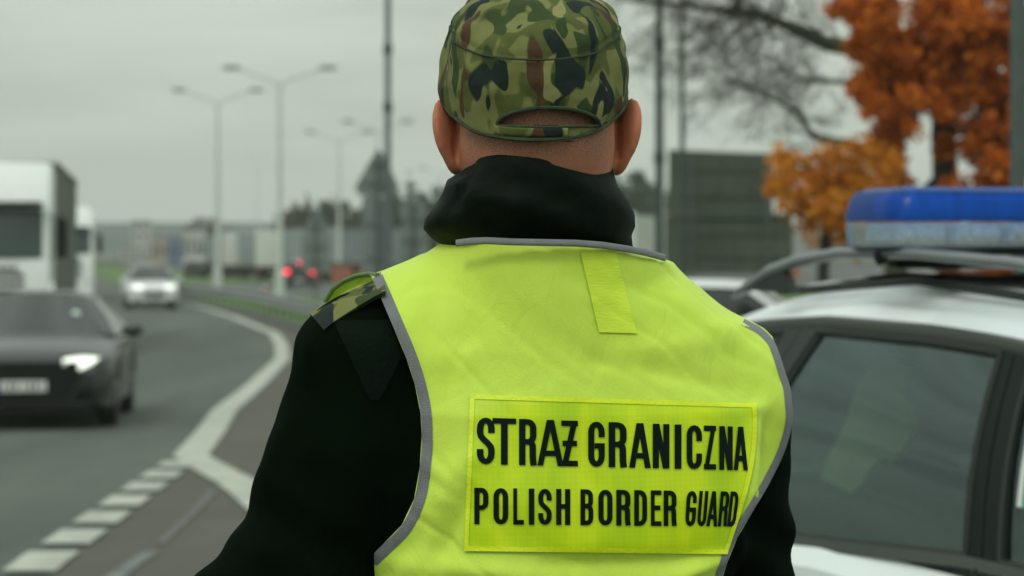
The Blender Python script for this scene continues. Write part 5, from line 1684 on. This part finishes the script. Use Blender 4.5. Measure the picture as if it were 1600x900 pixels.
# lettering: condensed sans, each glyph from stems (v), bars (h), slants (d) and curved strokes (s)
def arc(cx, cy, rx_, ry2, a0, a1, n=8):
    return [(cx + rx_ * math.cos(R(a0 + (a1 - a0) * k / n)), cy + ry2 * math.sin(R(a0 + (a1 - a0) * k / n))) for k in range(n + 1)]
QR = .20
GL = {
 'S': [('s', [(1, .70), (1, .80)] + arc(.5, .80, .5, QR, 0, 180)[1:] + [(0, .70), (.06, .62), (.30, .54), (.70, .44), (.94, .36), (1, .28), (1, .20)] + arc(.5, .20, .5, QR, 0, -180)[1:] + [(0, .30)])],
 'T': [('h', -.12, 1.12, 1), ('v', .5, 0, 1)],
 'R': [('v', 0, 0, 1), ('s', [(0, 1), (.5, 1)] + arc(.5, .84, .5, .16, 90, 0)[1:] + [(1, .66)] + arc(.5, .66, .5, .15, 0, -90)[1:] + [(0, .51)]), ('s', [(.5, .51)] + arc(.5, .40, .46, .11, 90, 0)[1:] + [(.97, .12), (1.04, -.07)])],
 'A': [('d', .46, -.08, 0, 1), ('d', .54, 1.08, 0, 1), ('h', .25, .75, .24)],
 'Z': [('h', 0, 1, 1), ('h', 0, 1, 0), ('d', .98, .02, 0, 1)],
 'X': [('h', 0, 1, 1), ('h', 0, 1, 0), ('d', .98, .02, 0, 1), ('h', .12, .92, .50)],
 'G': [('s', [(1, .68), (1, .80)] + arc(.5, .80, .5, QR, 0, 180)[1:] + [(0, .20)] + arc(.5, .20, .5, QR, 180, 360)[1:] + [(1, .44)]), ('h', .62, 1, .46)],
 'N': [('v', 0, 0, 1), ('v', 1, 0, 1), ('d', .08, .92, 0, 1)],
 'I': [('v', .5, 0, 1)],
 'C': [('s', [(1, .66), (1, .80)] + arc(.5, .80, .5, QR, 0, 180)[1:] + [(0, .20)] + arc(.5, .20, .5, QR, 180, 360)[1:] + [(1, .34)])],
 'P': [('v', 0, 0, 1), ('s', [(0, 1), (.5, 1)] + arc(.5, .82, .5, .18, 90, 0)[1:] + [(1, .62)] + arc(.5, .62, .5, .17, 0, -90)[1:] + [(0, .45)])],
 'O': [('s', [(1, .5), (1, .80)] + arc(.5, .80, .5, QR, 0, 180)[1:] + [(0, .20)] + arc(.5, .20, .5, QR, 180, 360)[1:] + [(1, .5)])],
 'L': [('v', 0, 0, 1), ('h', 0, 1.05, 0)],
 'H': [('v', 0, 0, 1), ('v', 1, 0, 1), ('h', 0, 1, .52)],
 'B': [('v', 0, 0, 1), ('s', [(0, 1), (.5, 1)] + arc(.5, .85, .47, .15, 90, 0)[1:] + [(.97, .68)] + arc(.5, .68, .47, .14, 0, -90)[1:] + [(0, .54)]), ('s', [(.3, .54), (.5, .54)] + arc(.5, .39, .5, .15, 90, 0)[1:] + [(1, .17)] + arc(.5, .17, .5, .17, 0, -90)[1:] + [(0, 0)])],
 'D': [('v', 0, 0, 1), ('s', [(0, 1), (.42, 1)] + arc(.42, .78, .58, .22, 90, 0)[1:] + [(1, .22)] + arc(.42, .22, .58, .22, 0, -90)[1:] + [(0, 0)])],
 'E': [('v', 0, 0, 1), ('h', 0, 1.05, 1), ('h', 0, 1.05, 0), ('h', 0, .9, .51)],
 'U': [('s', [(0, 1.08), (0, .20)] + arc(.5, .20, .5, QR, 180, 360)[1:] + [(1, 1.08)])],
}
def text_line(items, top, bot, stroke, lift, name, parent, m):
    mb = MB(); cnt_ = 0
    for ch, xa, xb, sl in items:
        st_ = min(stroke, .37 * (xb - xa)) if ch != 'I' else min(stroke, xb - xa)
        hw = st_ / 2
        vh = min(stroke, 10) * .43                     # half thickness of bars
        def P2(u, v):                                   # centre line point
            x = xa + hw + (xb - xa - st_) * u if ch != 'I' else (xa + xb) / 2
            xs_ = x + sl * (v - .5)
            ty = np.interp(x, [top[0], top[2]], [top[1], top[3]]) + vh; by = np.interp(x, [bot[0], bot[2]], [bot[1], bot[3]]) - vh
            return np.array([xs_, by + (ty - by) * v])
        def quad_strip(Lf, Rt):
            nonlocal_cnt = None
            rows = []
            for p, q in zip(Lf, Rt):
                hs = [hit(vbvh, *(p * (1 - k) + q * k), lf) for k in (0, .33, .67, 1)]
                if any(h is None for h in hs): continue
                rows.append([h - PLOC for h in hs])
            if len(rows) > 1: mb.grid(rows)
        for it in GL[ch]:
            cnt_ += 1
            lf = lift + .00006 * (cnt_ % 9)
            if it[0] == 'v':
                a, b = P2(it[1], it[2]), P2(it[1], it[3])
                a = a + np.array([0, vh]); b = b - np.array([0, vh])
                C_ = [a + (b - a) * k / 14 for k in range(15)]
                quad_strip([c - np.array([hw, 0]) for c in C_], [c + np.array([hw, 0]) for c in C_])
            elif it[0] == 'h':
                a, b = P2(it[1], it[3]), P2(it[2], it[3])
                a = a - np.array([hw, 0]); b = b + np.array([hw, 0])
                C_ = [a + (b - a) * k / 6 for k in range(7)]
                quad_strip([c - np.array([0, vh]) for c in C_], [c + np.array([0, vh]) for c in C_])
            elif it[0] == 'd':
                a, b = P2(it[1], 1) - np.array([0, vh]), P2(it[2], 0) + np.array([0, vh])
                C_ = [a + (b - a) * k / 14 for k in range(15)]
                wd = hw * (.86 if ch in 'NA' else .95)
                quad_strip([c - np.array([wd, 0]) for c in C_], [c + np.array([wd, 0]) for c in C_])
            else:
                pts = [P2(u, v) for u, v in it[1]]
                dn = []
                for p, q in zip(pts[:-1], pts[1:]):
                    k = max(1, int(np.hypot(*(q - p)) / 5))
                    for j in range(k): dn.append(p + (q - p) * j / k)
                dn.append(pts[-1]); nP = len(dn)
                Lf, Rt = [], []
                for i in range(nP):
                    d_ = dn[min(i + 1, nP - 1)] - dn[max(i - 1, 0)]
                    d_ = d_ / (np.hypot(*d_) + 1e-9)
                    n_ = np.array([-d_[1], d_[0]])
                    wd = math.hypot(n_[0] * hw, n_[1] * vh)
                    Lf.append(dn[i] + n_ * wd); Rt.append(dn[i] - n_ * wd)
                quad_strip(Lf, Rt)
    return mb.build(name, m, parent, smooth=False)
M_LET = mat('printed_black', (.004, .011, .008), rough=.7, var=.2, spec=.08)
L1 = [('S', 745, 773), ('T', 772, 804), ('R', 811, 838), ('A', 841, 879), ('X', 877, 903), ('G', 919, 945), ('R', 951, 979), ('A', 984, 1016), ('N', 1020, 1046), ('I', 1053, 1066), ('C', 1073, 1097), ('Z', 1100, 1119), ('N', 1124, 1145), ('A', 1147, 1168)]
text_line([(a, b, c, 0) for a, b, c in L1], (745, 652, 1166, 667), (745, 725, 1166, 735), 10.6, .0034, 'lettering', panel, M_LET)
L2 = [('P', 741, 763, 0), ('O', 771, 794, 0), ('L', 802, 818, 0), ('I', 826, 835, 0), ('S', 841, 862, 0), ('H', 869, 891, 0), ('B', 907, 927, 0), ('O', 935, 957, 0), ('R', 963, 985, 0), ('D', 991, 1011, 0), ('E', 1017, 1033, 0), ('R', 1037, 1057, 0),
      ('G', 1072, 1088, 3), ('U', 1091, 1105, 4), ('A', 1106, 1122, 4), ('R', 1124, 1138, 5), ('D', 1139, 1152, 6)]
text_line(L2, (741, 762, 1152, 768), (741, 819, 1152, 823), 8.6, .0034, 'lettering', panel, M_LET)

# ---- collar
def collar():
    n = 120
    Z_ = [1.618, 1.634, 1.646, 1.657, 1.668, 1.680, 1.694, 1.706, 1.717, 1.724]
    CX = [.030, .027, .020, .0165, .017, .0172, .016, .018, .0215, .0225]
    AA = [.080, .089, .098, .1035, .102, .0975, .090, .083, .0765, .073]
    BB = [.070, .080, .090, .098, .104, .106, .106, .105, .104, .103]
    G = []
    for zz_, cx_, a_, b_ in zip(Z_, CX, AA, BB):
        row = []
        for k in range(n):
            t = 2 * math.pi * k / n
            bk = (1 - math.sin(t)) / 2                   # 1 at the back, 0 at the front
            u = (zz_ - 1.618) / .106; u = min(1, u)
            z = 1.618 + u * (.076 + .037 * bk ** 1.2 + .011 * max(0, math.cos(t)) * u)
            x = cx_ + a_ * math.cos(t); y = 2.343 + b_ * math.sin(t)
            p = np.array([x, y, z])
            # rolled folds running down to the left and round the back
            f = .006 * pnoise((x * 9, y * 9, z * 26)) + .0055 * math.sin(z * 170 + x * 55 + pnoise((x * 12, y * 12, z * 8)) * 2.4) * (.35 + .65 * u) * bk
            k_ = 1 + (f - .0015) / .09
            row.append((cx_ + (x - cx_) * k_, 2.343 + (y - 2.343) * k_, z))
        for k, p in enumerate(row):
            if p[1] > 2.345: continue
            a_ = 800 + p[0] / p[1] * F; b_ = 361 - (p[2] - CAMZ) / p[1] * F
            h_ = 0
            for x1, y1, x2, y2, hw, hh in ((700, 300, 800, 372, 9, -.004), (715, 290, 850, 345, 8, .004), (845, 292, 965, 318, 7, -.0045), (870, 280, 960, 290, 6, .004), (800, 330, 985, 352, 8, .004), (740, 262, 700, 330, 8, -.004), (760, 345, 745, 385, 7, -.004), (690, 345, 740, 368, 7, -.003), (900, 345, 985, 372, 7, -.003), (780, 250, 930, 262, 7, -.002)):
                L2 = (x2 - x1) ** 2 + (y2 - y1) ** 2
                t_ = min(1, max(0, ((a_ - x1) * (x2 - x1) + (b_ - y1) * (y2 - y1)) / L2))
                d_ = math.hypot(a_ - x1 - t_ * (x2 - x1), b_ - y1 - t_ * (y2 - y1)) / hw
                if d_ < 3: h_ += .75 * hh * math.exp(-d_ * d_) * (1 - .85 * u ** 4)
            k_ = 1 + h_ / .09
            row[k] = (cx_ + (p[0] - cx_) * k_, 2.343 + (p[1] - 2.343) * k_, p[2])
        G.append(row)
    last = G[-1]
    for sc, dz in ((.975, .003), (.94, .002), (.90, -.006), (.87, -.03), (.86, -.06)):
        G.append([(.0225 + (x - .0225) * sc, 2.343 + (y - 2.343) * sc, z + dz) for x, y, z in last])
    return MB().grid([[Vector(p) - PLOC for p in r] for r in G], closed=True)
co = collar().build('collar', mat('collar_cloth', (.0022, .0060, .0028), rough=.6, var=.3, scale=12, bump=.3, bscale=28, spec=.10), jk, sharp=0)

# shoulder tab in camouflage cloth
M_CAMO = camo_mat()
G = []
ta = [(484, 489), (505, 475), (530, 462), (556, 450), (580, 440), (600, 434)]
tb = [(506, 515), (522, 502), (542, 489), (563, 476), (585, 463), (602, 455)]
for i, (p, q) in enumerate(zip(ta, tb)):
    row = []
    for k in range(7):
        v = k / 6
        px_, py_ = p[0] + (q[0] - p[0]) * v, p[1] + (q[1] - p[1]) * v
        y = 2.325 - .048 * v - .006 * (i / 5)
        hj = hit(jbvh, px_, py_)
        if hj is not None and hj.y - .004 < y: y = hj.y - .004
        row.append(wpt(px_, py_, y) - PLOC)
    G.append(row)
Gb = [[p + Vector((0, .007, -.004)) for p in r] for r in G]
mb = MB().grid(G); mb.grid(Gb); 
rg = G[0] + [r[-1] for r in G[1:]] + G[-1][::-1][1:] + [r[0] for r in G[::-1][1:]]
rb_ = Gb[0] + [r[-1] for r in Gb[1:]] + Gb[-1][::-1][1:] + [r[0] for r in Gb[::-1][1:]]
mb.grid([rg, rb_])
mb.build('shoulder_tab', M_CAMO, jk, sharp=40)
# yoke patch on the shoulder blade (slightly shinier cloth)
G = []
for i in range(13):
    v = i / 12
    y_ = 500 + 125 * v
    xl = 520 + 58 * v; xr_ = np.interp(y_, ly, lxx) - 3 - 58 * max(0, (v - .42) / .58)
    if xr_ < xl + 2: xr_ = xl + 2
    G.append([hit(jbvh, xl + (xr_ - xl) * k / 8, y_, .0015) - PLOC for k in range(9)])
MB().grid(G).build('shoulder_patch', M_JACK2, jk, sharp=0)

# ---- camouflage cap
CC = np.array([.0218, 2.333])
def cap_z_bottom(t):      # t: angle, back is -90 deg
    b = (1 - math.sin(t)) / 2
    sidez = 1.778
    return float(np.interp(b, [0, .25, .5, .62, .763, .871, 1], [1.800, 1.79, 1.779, 1.769, 1.755, 1.743, 1.734]))
def cap_z_rim(t):
    b = (1 - math.sin(t)) / 2
    return float(np.interp(b, [0, .35, .5, .65, .8, .93, 1], [1.862, 1.858, 1.851, 1.842, 1.829, 1.814, 1.807]))
def wall_r(z):
    return np.interp(z, [1.73, 1.745, 1.765, 1.785, 1.815, 1.835, 1.85, 1.865], [.0815, .085, .0878, .0890, .0878, .0845, .0800, .0750])
NTc = 220
G = []
NW, NTOP = 44, 30
for i in range(NW + NTOP + 1):
    row = []
    for k in range(NTc):
        t = 2 * math.pi * k / NTc
        zb, zr_ = cap_z_bottom(t), cap_z_rim(t)
        if i <= NW:
            v = i / NW; z = zb + (zr_ - zb) * v
            r_ = float(wall_r(z))
            sx, sy = r_, r_ * 1.25
            x = CC[0] + sx * math.cos(t); y = CC[1] + sy * math.sin(t)
        else:
            v = (i - NW) / NTOP
            r_ = float(wall_r(zr_))
            q = math.cos(v * math.pi / 2) ** .95
            zt = 1.888
            z = zr_ + (zt - zr_) * math.sin(v * math.pi / 2) ** 1.15
            x = CC[0] + r_ * q * math.cos(t); y = CC[1] + .012 * (1 - q) + r_ * 1.25 * q * math.sin(t)
        n_ = np.array([math.cos(t), math.sin(t), 0])
        p = np.array([x, y, z])
        crest = math.exp(-((i - NW) / 2.2) ** 2)
        f = .0052 * pnoise(p * np.array([1, 1, .8]), 24) + .0026 * pnoise(p, 52) + .0018 * abs(pnoise(p * np.array([1, 1, .35]) + 4, 60)) - .0022 * math.exp(-((i - NW - .5) / .8) ** 2) + .0012 * crest
        seam = abs(((math.degrees(t) + 90 + 180) % 360) - 180 - 1.5)
        f -= .0020 * math.exp(-(seam / 1.1) ** 2) * (1 if i <= NW else 0)
        f *= 1 if i < NW + NTOP - 3 else .3
        row.append(tuple(p + n_ * f + np.array([0, 0, .5 * f if i > NW else 0])))
    G.append(row)
mb = MB().grid(G, closed=True)
Vc = np.array(mb.v)
XC, YC = proj(Vc)
cx_, cy_, ax_, ay_ = 857, 190, 76, 24
inside = (((XC - cx_) / ax_) ** 2 + (np.minimum(YC - 194, 0) / ay_) ** 2 < 1) & (YC < 195) & (YC > 165) & (Vc[:, 1] < 2.30)
Qc = np.array(mb.f)
kf = ~inside[Qc].any(1)
Qc = Qc[kf]
cbvh = BVHTree.FromPolygons([Vector(v) for v in Vc], [tuple(int(i) for i in q) for q in mb.f])
e = np.concatenate([Qc[:, [0, 1]], Qc[:, [1, 2]], Qc[:, [2, 3]], Qc[:, [3, 0]]]); e.sort(1)
ue, ct = np.unique(e, axis=0, return_counts=True)
for i in np.unique(ue[ct == 1]):
    if Vc[i, 1] < 2.30 and 158 < YC[i] < 203 and 760 < XC[i] < 955:
        if YC[i] < 193:
            a = math.atan2((YC[i] - 194) / ay_, (XC[i] - cx_) / ax_)
            q = hit(cbvh, cx_ + ax_ * math.cos(a), 194 + ay_ * math.sin(a))
        else: q = hit(cbvh, XC[i], 195)
        if q is not None: Vc[i] = q
capo = mesh_obj('cap', to_local(Vc), Qc, M_CAMO, man, sharp=0)
M_SEAM = mat('cap_seam_thread', (.030, .036, .016), rough=.9)
M_BIND = mat('cap_binding', (.028, .045, .018), rough=.9, var=.4, scale=60)
pts = [hit(cbvh, cx_ + (ax_ + 4) * math.cos(R(a)), 195 + (ay_ + 3) * math.sin(R(a)), .0008) for a in np.linspace(-180, 0, 40)]
MB().tube([p - PLOC for p in pts if p], .0019, 8).build('opening_binding', M_BIND, capo)
pts = [hit(cbvh, x, 196.5 + 2.0 * math.sin((x - 780) / 153 * math.pi), .0006) for x in np.linspace(780, 934, 30)]
MB().tube([p - PLOC for p in pts if p], .0014, 8).build('opening_binding', M_BIND, capo)
# strap over the nape
G = []
for x in np.linspace(772, 968, 40):
    yb_ = np.interp(x, [740, 772, 800, 860, 920, 968], [204, 213, 217, 219, 217, 197])
    row = []
    for k in range(6):
        p = hit(cbvh, x, yb_ - 3 - 17 * k / 5, .0028 if 0 < k < 5 else .0004)
        row.append(p)
    if all(row): G.append([p - PLOC for p in row])
MB().grid(G).build('strap', M_CAMO, capo, sharp=0)
# rolled lower hem
pts = []
for k in range(121):
    t = 2 * math.pi * k / 120
    z = cap_z_bottom(t); r_ = float(wall_r(z))
    pts.append(Vector((CC[0] + r_ * math.cos(t), CC[1] + r_ * 1.25 * math.sin(t), z)) - PLOC)
MB().tube(pts, .0019, 6).build('hem', M_BIND, capo)
# stitched seams
pts = []
for k in range(161):
    t = 2 * math.pi * k / 160
    z = cap_z_rim(t) + .0004; r_ = float(wall_r(z))
    o_ = Vector((CC[0] + .2 * math.cos(t), CC[1] + .2 * math.sin(t), z)); d_ = Vector((-math.cos(t), -math.sin(t), 0))
    hp_ = cbvh.ray_cast(o_, d_)[0]
    if hp_ is not None: pts.append(hp_ - d_ * .0003 - PLOC)
MB().tube(pts, .0011, 5).build('seam', M_SEAM, capo)
# visor at the front
G = []
for i in range(13):
    u = -1 + 2 * i / 12
    row = []
    for k in range(7):
        v = k / 6
        ang = R(90 - u * 62)
        r0 = float(wall_r(1.80))
        x = CC[0] + r0 * math.cos(ang) * (1 - .12 * v); y = CC[1] + r0 * 1.25 * math.sin(ang) + v * .065 * (1 - u * u) ** .6
        row.append(Vector((x, y, 1.802 - .012 * v - .012 * u * u)) - PLOC)
    G.append(row)
mb = MB().grid(G); mb.grid([[p - Vector((0, 0, .004)) for p in r] for r in G])
mb.build('visor', M_CAMO, capo, sharp=0)

# ------------------------------------------------------------------ thin autumn haze: one closed box round everything, sky outside
hz = MB().box((0, 2500, 40), (14000, 6200, 130))
hm = bpy.data.materials.new('haze'); hm.use_nodes = True
t = hm.node_tree; t.nodes.clear()
o_ = N(t, 'ShaderNodeOutputMaterial'); pv = N(t, 'ShaderNodeVolumePrincipled')
pv.inputs['Color'].default_value = (.88, .92, .88, 1)
pv.inputs['Density'].default_value = .00042
pv.inputs['Anisotropy'].default_value = .0
t.links.new(pv.outputs[0], o_.inputs['Volume'])
tag(hz.build('haze', hm, None, smooth=False), kind='stuff')
